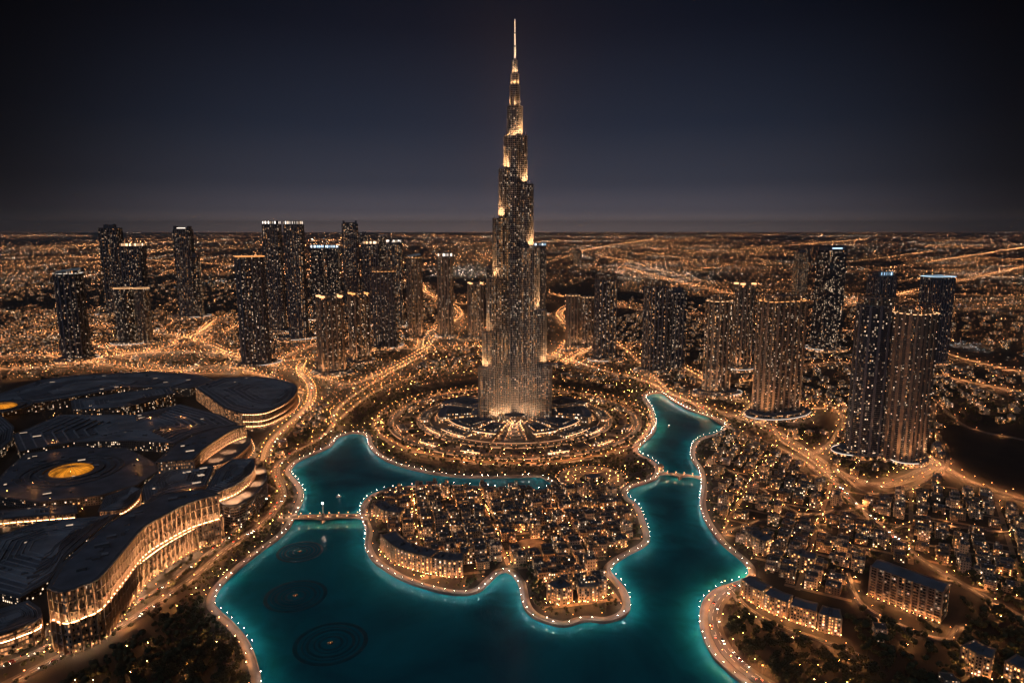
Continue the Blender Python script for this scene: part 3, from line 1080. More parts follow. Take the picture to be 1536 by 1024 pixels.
def build_towers():
    G = "towers of the skyline"
    T = tower
    # --- west cluster
    T("broad dark tower with a tilted pale roof, westernmost of the skyline", 101, 47, 545, 402, 'chamfer', 24, 0.9, 'glass_blue', rib='rib_dark', rib_step=14, crown='sail', light='strip_white', group=G)
    T("tall slim dark slab behind the tower with twin round fronts", 164.5, 31, 474, 337, 'rect', 12, 0.8, 'glass_dark', rib='rib_dark', rib_step=12, crown='flat', group=G)
    T("slim dark tower with a broad warm lit crown band, behind the twin round fronts", 198, 34, 500, 364, 'rect', 14, 0.8, 'glass_dark', rib='rib_dark', crown='band', light='strip_warm', group=G)
    T("lower round-fronted tower with a ring of light on its roof, west one of two", 184, 27, 519, 430, 'oval', 0, 0.9, 'dark_rooms', crown='rim', light='strip_warm', group=G, pscale=1.7)
    T("lower round-fronted tower with a ring of light on its roof, east one of two", 210, 25, 517, 430, 'oval', 0, 0.9, 'stone_rooms', crown='rim', light='strip_warm', group=G, pscale=1.6)
    T("dark tower with two bright white lamps on its top edge and a shorter shoulder tower", 273.5, 27, 478, 339, 'rect', 10, 0.8, 'glass_dark', rib='rib_dark', crown='spires', light='strip_white', group=G, pscale=2.2)
    T("short dark tower leaning against the one with two white roof lamps", 292, 14, 478, 380, 'rect', 10, 1.0, 'glass_dark', crown='flat', group=G, podium=False)
    T("big dark round-cornered tower with an amber rim, in front of the twin giants", 374, 50, 553, 381, 'round', 26, 0.75, 'dark_rooms', 'slab_dark', rib='rib_dark', rib_step=11, crown='rim', light='strip_amber', group=G)
    T("west one of the twin giant towers with bright white sign bands", 407, 28, 500, 331, 'round', 8, 0.8, 'glass_busy', 'slab_dark', rib='rib_dark', crown='band', light='strip_white', group=G, pscale=2.0)
    T("eastern one of the twin giant towers with bright white sign bands", 440, 30, 511, 331, 'round', 8, 0.8, 'glass_busy', 'slab_dark', rib='rib_dark', crown='band', light='strip_white', group=G, pscale=2.0)
    T("western one of a pair of towers with cold blue roof lights", 475.5, 19, 482, 367, 'rect', 6, 0.9, 'glass_blue', crown='band', light='strip_blue', group=G)
    T("eastern one of a pair of towers with cold blue roof lights", 498, 19, 482, 367, 'rect', 6, 0.9, 'glass_blue', crown='band', light='strip_blue', group=G)
    T("tall narrow dark tower without roof lights, east of the blue-lit pair", 524.5, 25, 470, 331, 'rect', 10, 0.8, 'glass_dark', rib='rib_dark', crown='spires', group=G, lit=False)
    T("front tower with four glowing corner turrets standing on a round plaza", 493.5, 47, 567, 442, 'round', 30, 0.8, 'glass_busy', 'slab', rib='rib_stone', rib_step=15, rib_w=5, crown='corners', light='strip_warm', group=G)
    T("smaller brother of the tower with glowing corner turrets, just east of it", 537, 36, 547, 438, 'round', 30, 0.8, 'glass_busy', 'slab', rib='rib_stone', rib_step=15, rib_w=5, crown='corners', light='strip_amber', group=G)
    T("dark tower with a thin warm crown band, in the middle of the west cluster", 556, 26, 490, 361, 'rect', 10, 0.8, 'glass_dark', rib='rib_dark', crown='band', light='strip_warm', group=G)
    T("thin dark tower peeking out behind the middle of the west cluster", 546, 11, 452, 348, 'box', 6, 0.9, 'glass_dark', crown='flat', group=G, podium=False)
    T("far dark tower with a slanted roof between the white crown and the warm band", 574, 15, 450, 351, 'box', 6, 0.9, 'glass_dark', crown='sail', group=G, podium=False, light='slab_dark')
    T("broad brown tower with dim notched top in front of the white-crowned one", 575, 40, 526, 400, 'notch', 14, 0.8, 'dark_rooms', 'slab_dark', rib='rib_dark', rib_step=12, crown='frame', light='strip_amber', group=G)
    T("tower with a brilliant white crown box, east end of the west cluster", 590.5, 24, 492, 359, 'rect', 8, 0.8, 'glass_busy', 'slab_dark', rib='rib_dark', crown='band', light='strip_white', group=G)
    T("stone-ribbed tower with a tilted white roof and an amber belt", 620.5, 27, 510, 380, 'chamfer', 16, 0.9, 'glass_busy', 'slab', rib='rib_stone', rib_step=12, rib_w=5, crown='sail', light='strip_amber', group=G)
    T("stone-ribbed tower with a flat white lit roof, just west of the tallest tower", 667, 26, 508, 379, 'chamfer', 14, 0.9, 'glass_busy', 'slab', rib='rib_stone', rib_step=12, rib_w=5, crown='band', light='strip_white', group=G)
    T("short pale tower with a stepped lit cap, closest to the tallest tower's west side", 713, 27, 511, 423, 'round', 14, 0.9, 'glass_busy', 'slab', rib='rib_stone', rib_step=12, crown='corners', light='strip_warm', group=G)
    T("dark tower half hidden behind the tallest tower, with a blue-white top", 809, 20, 474, 364, 'rect', 6, 0.9, 'glass_blue', crown='band', light='strip_blue', group=G)
    T("small dark tower half hidden behind the west edge of the tallest tower", 735, 12, 470, 398, 'box', 6, 0.9, 'glass_dark', crown='flat', group=G, podium=False)
    T("pale domed tower, west half of a pair east of the tallest tower", 860, 21, 524, 437, 'round', 12, 0.9, 'glass_busy', 'slab', rib='rib_stone', rib_step=11, crown='dome', light='strip_warm', group=G)
    T("pale domed tower, east half of a pair east of the tallest tower", 881, 20, 524, 440, 'round', 12, 0.9, 'glass_busy', 'slab', rib='rib_stone', rib_step=11, crown='dome', light='strip_warm', group=G)
    # --- east cluster
    T("dark tower with a rounded black top next to the pair of domes", 909.5, 35, 545, 412, 'round', 18, 0.85, 'glass_busy', 'slab_dark', rib='rib_dark', rib_step=12, crown='frame', light='slab_dark', group=G)
    T("dark notched-crown tower, west half of a joined pair north of the narrow lake arm", 984, 37, 563, 421, 'notch', 20, 0.85, 'glass_dark', 'slab_dark', rib='rib_dark', rib_step=12, crown='frame', light='slab_dark', group=G)
    T("blue-grey flat-topped tower, east half of a joined pair north of the narrow lake arm", 1017, 30, 556, 431, 'notch', 20, 0.85, 'glass_blue', 'slab_dark', rib='rib_dark', rib_step=12, crown='flat', group=G, podium=False)
    T("brown tower with a glowing stepped crown on a round base by the lake's narrow arm", 1080.5, 50, 597, 442, 'chamfer', 28, 0.8, 'glass_busy', 'slab', rib='rib_stone', rib_step=14, rib_w=5, crown='frame', light='strip_warm', group=G)
    T("slimmer brown tower with lit horned crown, behind the round-based one by the lake arm", 1118, 34, 558, 423, 'chamfer', 20, 0.8, 'glass_busy', 'slab', rib='rib_stone', rib_step=12, rib_w=5, crown='corners', light='strip_warm', group=G)
    T("wide beige slab tower covered with lit balconies and a long flat crown", 1175, 81, 630, 440, 'notch', 22, 0.55, 'glass_busy', 'slab_beige', rib='rib_stone', rib_step=15, rib_w=5.5, crown='frame', light='strip_amber', group=G, notch=8, pscale=1.4)
    T("tall tapering dark blue tower with open blue-lit top, behind the beige slab", 1249, 42, 528, 368, 'rect', 14, 0.9, 'glass_blue', 'slab_dark', taper=0.86, crown='spires', light='strip_blue', group=G)
    T("faint slim tower far behind, east of the lit horned crown", 1203, 18, 443, 374, 'box', 8, 0.9, 'glass_dark', crown='flat', group=G, podium=False)
    T("dark tower with a brilliant white-blue sign box, behind the curved black glass one", 1324, 37, 548, 407, 'rect', 12, 0.8, 'glass_dark', rib='rib_dark', crown='sign', light='strip_blue', group=G)
    T("dark tower with thin blue roof edge, easternmost of the skyline", 1408, 46, 549, 411, 'rect', 14, 0.7, 'glass_dark', rib='rib_dark', crown='rim', light='strip_blue', group=G, pscale=1.4)
    T("curved black glass tower of the near eastern pair", 1318, 62, 692, 444, 'oval', 18, 0.75, 'glass_blue', 'slab_dark', rib='rib_dark', rib_step=16, crown='frame', light='slab_dark', group=G, pscale=1.35)
    T("brown stone-ribbed tower with a warm lit crown, of the near eastern pair", 1376, 70, 702, 456, 'notch', 26, 0.8, 'dark_rooms', 'slab', rib='rib_stone', rib_step=12, rib_w=5.5, crown='frame', light='strip_warm', group=G, notch=7, pscale=1.2)
    T("faint flat slab standing alone on the plain east of the tallest tower", 866, 12, 398, 374, 'box', 8, 0.5, 'glass_dark', crown='flat', group=G, podium=False)


build_towers()
# ================================================================ the supertall tower
BX, BY = (772 - 768) * mpp(1476, 300), 1476.0
M['super_glass'] = windowed("super_glass", (0.05, 0.05, 0.055), 2.2, 3.7, 0.50, warm=(1.0, 0.44, 0.16), cool=(1.0, 0.74, 0.52), coolness=0.2, strength=0.75, colvar=0.6,
                            fx=(0.2, 0.8), fy=(0.2, 0.75), rough=0.18, glass=(0.010, 0.016, 0.026))
M['super_glass_high'] = windowed("super_glass_high", (0.04, 0.045, 0.055), 2.2, 3.7, 0.20, warm=(1.0, 0.46, 0.17), cool=(1.0, 0.76, 0.54), coolness=0.2, strength=0.8, colvar=0.6,
                                 fx=(0.2, 0.8), fy=(0.2, 0.75), rough=0.16, glass=(0.010, 0.022, 0.045))
TERRACES = []


def bay(L, hw, ang, n=7):
    """wing footprint from the core out to a rounded nose"""
    nose = hw * 0.85
    p = [(0, -hw), (L - nose, -hw)]
    for k in range(1, n):
        a = -PI / 2 + PI * k / n
        p.append((L - nose + nose * math.cos(a), hw * math.sin(a)))
    p += [(L - nose, hw), (0, hw)]
    c, s = math.cos(ang), math.sin(ang)
    return [(x * c - y * s, x * s + y * c) for x, y in p]


def build_super():
    t = empty("skyscraper", (BX, BY, 0))
    tag(t, "tallest tower of all, a tiered three-winged skyscraper with floodlit setbacks and needle spire", 'skyscraper')

    def top(py):
        return hz(py, BY - 15)
    wings = [  # angle, [(half width px on screen, top py)] from the outermost tier inwards
        (R(210), [(52.5, 547), (47, 495), (41, 417), (32, 327), (23, 253), (15.5, 204)]),
        (R(330), [(53.5, 542), (46, 463), (36, 371), (27, 276), (18, 203)]),
        (R(90), [(53, 522), (47, 440), (40, 350), (31, 300), (22, 228), (15, 190)]),
    ]
    for ang, tiers in wings:
        wm_ = MB()
        zb = 0.0
        for k, (px, py) in enumerate(tiers):
            zt = top(py)
            mid = 0.5 * (zb + zt)
            ext = px * mpp(BY, mid)
            hw = 13.5 - 0.9 * k
            nose = hw * 0.85
            L = (ext - nose) / math.cos(R(30)) + nose * 1.0
            # three slim modules make each tier: the nose bay is the longest
            poly = ccw(bay(L, hw, ang))
            gl = M['super_glass'] if zb < 330 else M['super_glass_high']
            floors(wm_, poly, zb, zt, gl, M['rib_steel'], fh=3.9, out=0.7, th=1.15)
            wm_.cap(offset(poly, 0.6), zt, M['roof_dark'])
            ribs(wm_, poly, zb, zt, M['rib_steel'], 4.4, 0.8, 1.3)
            # slim parapet mast at the nose
            nx, ny = math.cos(ang) * (L - 2), math.sin(ang) * (L - 2)
            wm_.box((nx, ny), (0.8, 0.8, 7), ang, M['rib_steel'], M['rib_steel'], zt)
            nxt = tiers[k + 1][0] * mpp(BY, zt) if k + 1 < len(tiers) else 17
            Ln = (nxt - nose) / math.cos(R(30)) + nose
            TERRACES.append((ang, Ln + max(2.5, 0.7 * (L - Ln)), zt, hw))
            zb = zt - 0.01
        wm_.build("wing", t)
    # core between the wings
    cmn = MB()
    hexa = ccw([(23 * math.cos(R(a)), 23 * math.sin(R(a))) for a in range(0, 360, 20)])
    floors(cmn, hexa, 0, top(204), M['super_glass_high'], M['rib_steel'], fh=3.9, out=0.5, th=1.0)
    ribs(cmn, hexa, 0, top(204), M['rib_steel'], 4.0, 0.6, 1.0)
    cmn.cap(offset(hexa, 0.5), top(204), M['roof_dark'])
    cmn.build("core", t)
    # upper cylinders
    um = MB()
    z = top(204)
    for rad, py in ((15.5, 158), (9.8, 126), (7.9, 109), (5.0, 88)):
        zt = top(py)
        c = ccw([(rad * math.cos(2 * PI * k / 18), rad * math.sin(2 * PI * k / 18)) for k in range(18)])
        floors(um, c, z, zt, M['super_glass_high'], M['rib_steel'], fh=3.9, out=0.6, th=1.3)
        ribs(um, c, z, zt, M['rib_steel'], 3.4, 0.5, 1.0)
        um.cap(offset(c, 0.5), zt, M['roof_dark'])
        for k in range(6):
            TERRACES.append((R(210 + k * 60), rad + 2.2, z, -1))
        z = zt
    um.build("upper_shaft", t)
    sp_ = MB()
    for r0, r1, pa, pb in ((2.6, 2.2, 88, 68), (1.9, 1.6, 68, 48), (1.3, 0.8, 48, 25.5)):
        za, zb = top(pa), top(pb)
        n = 8
        A = [(r0 * math.cos(2 * PI * k / n), r0 * math.sin(2 * PI * k / n), za) for k in range(n)]
        B = [(r1 * math.cos(2 * PI * k / n), r1 * math.sin(2 * PI * k / n), zb) for k in range(n)]
        for k in range(n):
            j = (k + 1) % n
            sp_.face([A[k], A[j], B[j], B[k]], M['white_paint'])
        sp_.prism(ccw([(r0 * 1.5 * math.cos(2 * PI * k / n), r0 * 1.5 * math.sin(2 * PI * k / n)) for k in range(n)]), za, za + 2.5, M['rib_dark'], M['rib_dark'], True)
    sp_.build("spire", t)
    # floodlights on the terraces (real lamps of the place)
    for i, (ang, r_, z_, hw) in enumerate(TERRACES):
        if hw < 0:
            spots = [(r_, 0)]
            P_ = 160000.0
        else:
            spots = [(r_, 0), (r_ - 9, hw + 1.6), (r_ - 9, -hw - 1.6)]
            P_ = 1000000.0
        c, s = math.cos(ang), math.sin(ang)
        for k, (a_, b_) in enumerate(spots):
            if hw < 0 or k == 0:
                aim = (-0.40 * c, -0.40 * s, 1.0)
            else:
                g = -0.4 if b_ > 0 else 0.4
                aim = (-g * s, g * c, 1.0)
            flood(t, (a_ * c - b_ * s, a_ * s + b_ * c, z_ + 1.5), aim, P_ * (1.0 if k == 0 else 0.4), (1.0, 0.45, 0.16), 100)
    for py in (108, 88, 68, 48):      # the spire
        flood(t, (1.5, -6.5, top(py) + 2), (-.1, .45, 1), 140000, (1.0, 0.66, 0.38), 80)
    for ang in (R(210), R(330)):      # the foot of the wings
        c, s = math.cos(ang), math.sin(ang)
        for r_ in (30, 55, 84):
            for sgn in (-1, 1):
                b_ = sgn * (23 if r_ < 80 else 6)
                if r_ < 80:
                    aim = (0.35 * sgn * s, -0.35 * sgn * c, 1.0)
                else:
                    aim = (-0.35 * c, -0.35 * s, 1.0)
                flood(t, (r_ * c - b_ * s, r_ * s + b_ * c, 8), aim, 520000, (1.0, 0.48, 0.20), 100)
    return t


build_super()
TOWERS.append((BX, BY, 120))
# ================================================================ round gardens at the foot of the supertall tower
TREES = []            # (x, y, z, scale, species)
CX, CY = 5.5, 1466.0
M['mall_wall'] = windowed("mall_wall", (0.30, 0.23, 0.17), 3.0, 4.5, 0.85, warm=(1.0, 0.42, 0.16), coolness=0.03, strength=0.40, colvar=0.1, rough=0.6, fx=(0.12, 0.88), fy=(0.2, 0.85))
M['pavilion_wall'] = windowed("pavilion_wall", (0.34, 0.25, 0.18), 3.2, 4.2, 0.55, coolness=0.3, strength=1.7, colvar=0.3, rough=0.6)
M['lawn'] = plain("lawn", (0.030, 0.036, 0.014), 0.95, noise=0.5, scale=0.06)


def pol(r, a, c=None):
    c = c or (CX, CY)
    return (c[0] + r * math.cos(a), c[1] + r * math.sin(a))


M['wall_line'] = glow("wall_line", (1.0, 0.50, 0.24), 1.6)


M['eave_glow'] = glow("eave_glow", (1.0, 0.50, 0.24), 7)


def circle_strip(name, r0, r1, z, mat, c=None, n=120, a0=0.0, a1=2 * PI, kerb=True):
    full = a1 - a0 > 2 * PI - 1e-3
    k = n if full else n + 1
    pl = np.array([pol((r0 + r1) / 2, a0 + (a1 - a0) * i / n, c) for i in range(k)])
    h = (r1 - r0) / 2
    return strip(name, pl, -h, h, z, mat, closed=full, kerb=kerb)


def arc_lamps(r, step, kind, h, a0=0.0, a1=2 * PI, c=None):
    n = max(2, int(r * (a1 - a0) / step))
    for i in range(n):
        q = pol(r + nr.normal(0, 1.2), a0 + (a1 - a0) * (i + 0.5 + nr.normal(0, .18)) / n, c)
        if not inside(SHORE, q)[0]:
            LAMPS.append((q[0], q[1], h, kind))


def sector(r0, r1, a0, a1, n=10, c=None):
    a0, a1 = R(a0), R(a1)
    return ccw([pol(r1, a0 + (a1 - a0) * i / n, c) for i in range(n + 1)] + [pol(r0, a1 - (a1 - a0) * i / n, c) for i in range(n + 1)])


def pavilion(label, r0, r1, a0, a1, h, lit=True):
    p = sector(r0, r1, a0, a1)
    am = R((a0 + a1) / 2)
    o = pol((r0 + r1) / 2, am)
    loc = [(x - o[0], y - o[1]) for x, y in p]
    t = empty("pavilion", (o[0], o[1], 0))
    tag(t, label, 'pavilion', "pavilions around the tallest tower")
    m = MB()
    m.prism(loc, 0, h, M['pavilion_wall'])
    m.build("wall", t)
    m = MB()
    q = offset(loc, 1.4)
    m.prism(q, h, h + 0.9, M['stone'])
    m.ring(offset(loc, -0.8), q, h + 0.9, M['stone'])
    m.cap(offset(loc, -0.8), h + 0.55, M['roof_dark'])
    m.ring(loc, q, h, M['stone'], up=False)
    m.build("roof", t)
    m = MB()      # raised inner leaf of the roof
    p2 = [(x - o[0], y - o[1]) for x, y in sector(r0 + .25 * (r1 - r0), r1 - .18 * (r1 - r0), a0 + .14 * (a1 - a0), a1 - .14 * (a1 - a0))]
    m.prism(p2, h + 0.5, h + 2.2, M['pavilion_wall'], M['roof_grey'])
    m.build("roof_leaf", t)
    for k in range(3):
        m = MB()
        rr = r0 + (r1 - r0) * (0.3 + 0.2 * k)
        aa = R(a0 + (a1 - a0) * (0.25 + 0.25 * k))
        x, y = pol(rr, aa)
        m.box((x - o[0], y - o[1]), (6, 4, 1.6), aa, M['roof_grey'], M['roof_grey'], h + 2.2)
        m.build("roof_plant", t)
    if lit:
        m = MB()
        s = offset(loc, 1.5)
        n = len(loc)
        for i in range(n // 2 - 1):
            m.wall(s[i], s[i + 1], h - 0.5, h - 0.1, M['eave_glow'])
        m.build("eave_light", t)
    for a in np.arange(R(a0) + 0.06, R(a1), 14.0 / r1):
        q = pol(r1 + 6, a)
        LAMPS.append((q[0], q[1], 5.0, 'warm'))
    return t


def build_plaza():
    # ring paths and lawns
    z = 0.10
    disc = [pol(330, 2 * PI * k / 120) for k in range(120)]
    disc = [p for p in disc]
    for i, (r0, r1, mat, zz) in enumerate(((212, 262, 'sand', .10), (262, 274, 'paving', .18), (274, 297, 'sand', .10), (297, 309, 'asphalt', .18), (84, 92, 'paving', .18), (200, 212, 'paving', .18), (92, 200, 'sand', .10), (0.5, 84, 'stone', .12))):
        o = circle_strip("garden_path" if mat in ('paving', 'asphalt', 'stone') else "lawn", r0, r1, zz, M[mat])
    arc_lamps(268, 18, 'warm', 5.0)
    arc_lamps(303, 20, 'orange', 7.0)
    arc_lamps(314, 24, 'lane', 4.0, R(180), R(362))
    arc_lamps(228, 32, 'lane', 4.0)
    arc_lamps(289, 30, 'lane', 4.0)
    arc_lamps(206, 14, 'warm', 5.0)
    arc_lamps(250, 36, 'lane', 4.0)
    arc_lamps(88, 12, 'warm', 5.0)
    arc_lamps(120, 20, 'warm', 4.0, R(180), R(360))
    for rr, stp in ((222, 9), (248, 10), (284, 9), (292, 11), (318, 10), (330, 12)):
        n = int(2 * PI * rr / stp)
        for k in range(n):
            if nr.random() < 0.72:
                a = 2 * PI * k / n + nr.normal(0, .01)
                q = pol(rr + nr.normal(0, 4), a)
                if not inside(SHORE, q)[0] and dist_to(SHORE, q)[0] > 14 and road_clear(q, 4)[0]:
                    TREES.append((q[0], q[1], 0.1, nr.uniform(0.7, 1.25), 0))
    # terraces, planters and low lit pavilions in the outer ring
    for k in range(30):
        a0 = 2 * PI * k / 30 + nr.normal(0, .02)
        da = nr.uniform(.07, .14)
        r0 = nr.uniform(216, 226)
        mat = nr.choice(['paving', 'lawn', 'stone', 'asphalt'])
        circle_strip("garden_terrace", r0, r0 + nr.uniform(16, 30), 0.55 + .01 * (k % 3), M[mat], n=8, a0=a0, a1=a0 + da)
    for k in range(34):
        a0 = 2 * PI * k / 34 + nr.normal(0, .02)
        m = MB()
        ca, sa = math.cos(a0), math.sin(a0)
        L_ = nr.uniform(26, 44)
        m.box((0, 0), (L_, 1.3, 2.2), a0, M['stone'], M['stone'], 0)
        t = m.build("planter_wall", loc=(CX + ca * 237, CY + sa * 237, 0))
        tag(t, "low pale radial wall between planting beds in the garden ring", 'garden wall', "radial walls in the garden ring")
    # ring walls of pale stone
    for r_, h_ in ((213.5, 2.6), (275.5, 2.0), (186, 3.0)):
        m = MB()
        a = [pol(r_, 2 * PI * k / 100) for k in range(100)]
        b = [pol(r_ + 1.4, 2 * PI * k / 100) for k in range(100)]
        m.prism(ccw(b), 0, h_, M['stone'])
        m.prism(ccw(a)[::-1], 0, h_, M['stone'])
        m.ring(ccw(a), ccw(b), h_, M['stone'])
        gw = m.build("garden_wall")
        m = MB()
        c_ = [pol(r_ + 1.55, 2 * PI * k / 100) for k in range(100)]
        m.prism(ccw(c_), h_ - 0.5, h_ - 0.1, M['wall_line'])
        m.build("light_line", gw)
        tag(gw, {213.5: "pale curved garden wall around the pavilions, middle one of three rings", 275.5: "pale low garden wall farthest out from the tallest tower",
                                     186: "pale ring wall closest to the tallest tower, between the pavilions"}[r_], 'garden wall')
    # pavilions with dark roofs
    pv = [("long dark-roofed pavilion at the west foot of the tallest tower", 70, 168, 160, 194, 13), ("dark-roofed pavilion north-west of the tallest tower's foot", 95, 195, 128, 152, 11),
          ("dark wedge pavilion south-west of the tallest tower with lit eaves", 72, 150, 203, 232, 12), ("small dark wedge pavilion just west of the entrance fan", 78, 150, 236, 255, 9),
          ("small dark wedge pavilion just east of the entrance fan", 78, 150, 285, 304, 9), ("dark wedge pavilion south-east of the tallest tower with lit eaves", 72, 150, 308, 337, 12),
          ("long dark-roofed pavilion at the east foot of the tallest tower", 70, 168, 346, 380, 13), ("dark-roofed pavilion north-east of the tallest tower's foot", 95, 195, 28, 52, 11)]
    for a in pv:
        pavilion(*a)
    for lab, r0, r1, a0, a1 in (("bright lit terrace pavilion south-west of the tallest tower", 156, 182, 214, 236), ("bright lit terrace pavilion south-east of the tallest tower", 156, 182, 304, 328),
                                ("low lit pavilion beside the western garden wall", 190, 205, 170, 190), ("low lit pavilion beside the eastern garden wall", 190, 205, 352, 372),
                                ("narrow lit pavilion in the south-west garden by the ring wall", 188, 203, 206, 222), ("narrow lit pavilion in the south-east garden by the ring wall", 188, 203, 318, 334)):
        pavilion(lab, r0, r1, a0, a1, 6)
    for i, (a0, a1) in enumerate(((196, 206), (224, 233), (247, 255), (284, 293), (308, 318), (335, 344), (160, 170), (8, 18), (140, 152), (30, 42))):
        pavilion("low lit garden pavilion in the outer ring, %s" % ('west by south', 'south-west by the lake channel', 'south, just west of the entrance axis', 'south, just east of the entrance axis', 'south-east by the amphitheatre', 'east by south', 'due west', 'due east', 'north-west behind the trees', 'north-east behind the trees')[i], 244, 258, a0, a1, 5)
    # entrance fan: stepped terraces, radial walls, glass porch
    t = empty("entrance_terrace", (CX, CY, 0))
    tag(t, "brightly lit fan of steps and terraces before the tallest tower's entrance", 'terrace')
    for k in range(6):
        m = MB()
        r0, r1 = 62 + k * 20, 62 + (k + 1) * 20
        p = [(x - CX, y - CY) for x, y in sector(r0, r1, 258 + k * 0.6, 282 - k * 0.6, 8)]
        m.prism(p, 0, 6.6 - k * 1.05, M['paving'], M['paving'])
        m.build("step", t)
    for a in (256, 284, 263, 277, 246, 294, 233, 307):
        m = MB()
        L = 195 if a in (256, 284) else 170
        ca, sa = math.cos(R(a)), math.sin(R(a))
        c = (ca * (L + 50) / 2, sa * (L + 50) / 2)
        m.box(c, (L - 50, 1.6, 9.0 if a in (256, 284) else 7.0), R(a), M['stone'], M['stone'], 0)
        m.build("radial_wall", t)
        for r_ in range(60, L, 15):
            LAMPS.append((CX + ca * r_ - sa * 2.4, CY + sa * r_ + ca * 2.4, 5.0 if r_ > 120 else 9.0, 'warm'))
    for r_ in (74, 92, 112, 134, 158):
        for a in (266, 270, 274):
            q = pol(r_, R(a) + nr.normal(0, .02))
            if a != 270:
                LAMPS.append((q[0], q[1], 10.0 - (r_ - 60) * 0.05, 'warm'))
    pm = MB()
    pp = ccw(oval(44, 30, 18))
    pp = [(x, y - 44) for x, y in pp]
    floors(pm, pp, 0, 20, M['pavilion_wall'], M['rib_steel'], fh=5.0)
    pm.cap(offset(pp, .5), 20, M['roof_grey'])
    pm.build("glass_porch", t)
    # amphitheatre by the eastern water
    ac = gp(889, 719)
    t = empty("amphitheatre", (ac[0], ac[1], 0))
    tag(t, "round amphitheatre glowing amber beside the eastern bridge", 'amphitheatre')
    for k in range(5):
        m = MB()
        r0, r1 = 22 + k * 7.0, 22 + (k + 1) * 7.0
        a = [(r0 * math.cos(2 * PI * i / 40), r0 * 1.0 * math.sin(2 * PI * i / 40)) for i in range(40)]
        b = [(r1 * math.cos(2 * PI * i / 40), r1 * 1.0 * math.sin(2 * PI * i / 40)) for i in range(40)]
        h_ = 0.5 + 0.8 * k
        m.ring(a, b, h_, M['stone'])
        m.prism(b, 0, h_, M['stone'])
        m.prism(a[::-1], 0, h_, M['stone'])
        m.build("seat_ring", t)
    m = MB()
    p = ccw(oval(26, 22, 16))
    m.prism(p, 0.2, 7, M['pavilion_wall'], M['roof_dark'])
    m.build("stage_house", t)
    for r_, st in ((60, 9), (44, 13), (30, 12)):
        arc_lamps(r_, st, 'lane' if r_ < 50 else 'warm', 5.0, c=ac)
    for k in range(26):
        a = 2 * PI * k / 26
        if 0.2 < a < 2.9:
            TREES.append((ac[0] + 66 * math.cos(a), ac[1] + 62 * math.sin(a), 0, 0.9, 0))
    for k in range(8):
        a = 2 * PI * k / 8
        TREES.append((ac[0] + 15 * math.cos(a), ac[1] + 13 * math.sin(a), 0, 0.8, 0))
    return ac


AMPHI = build_plaza()
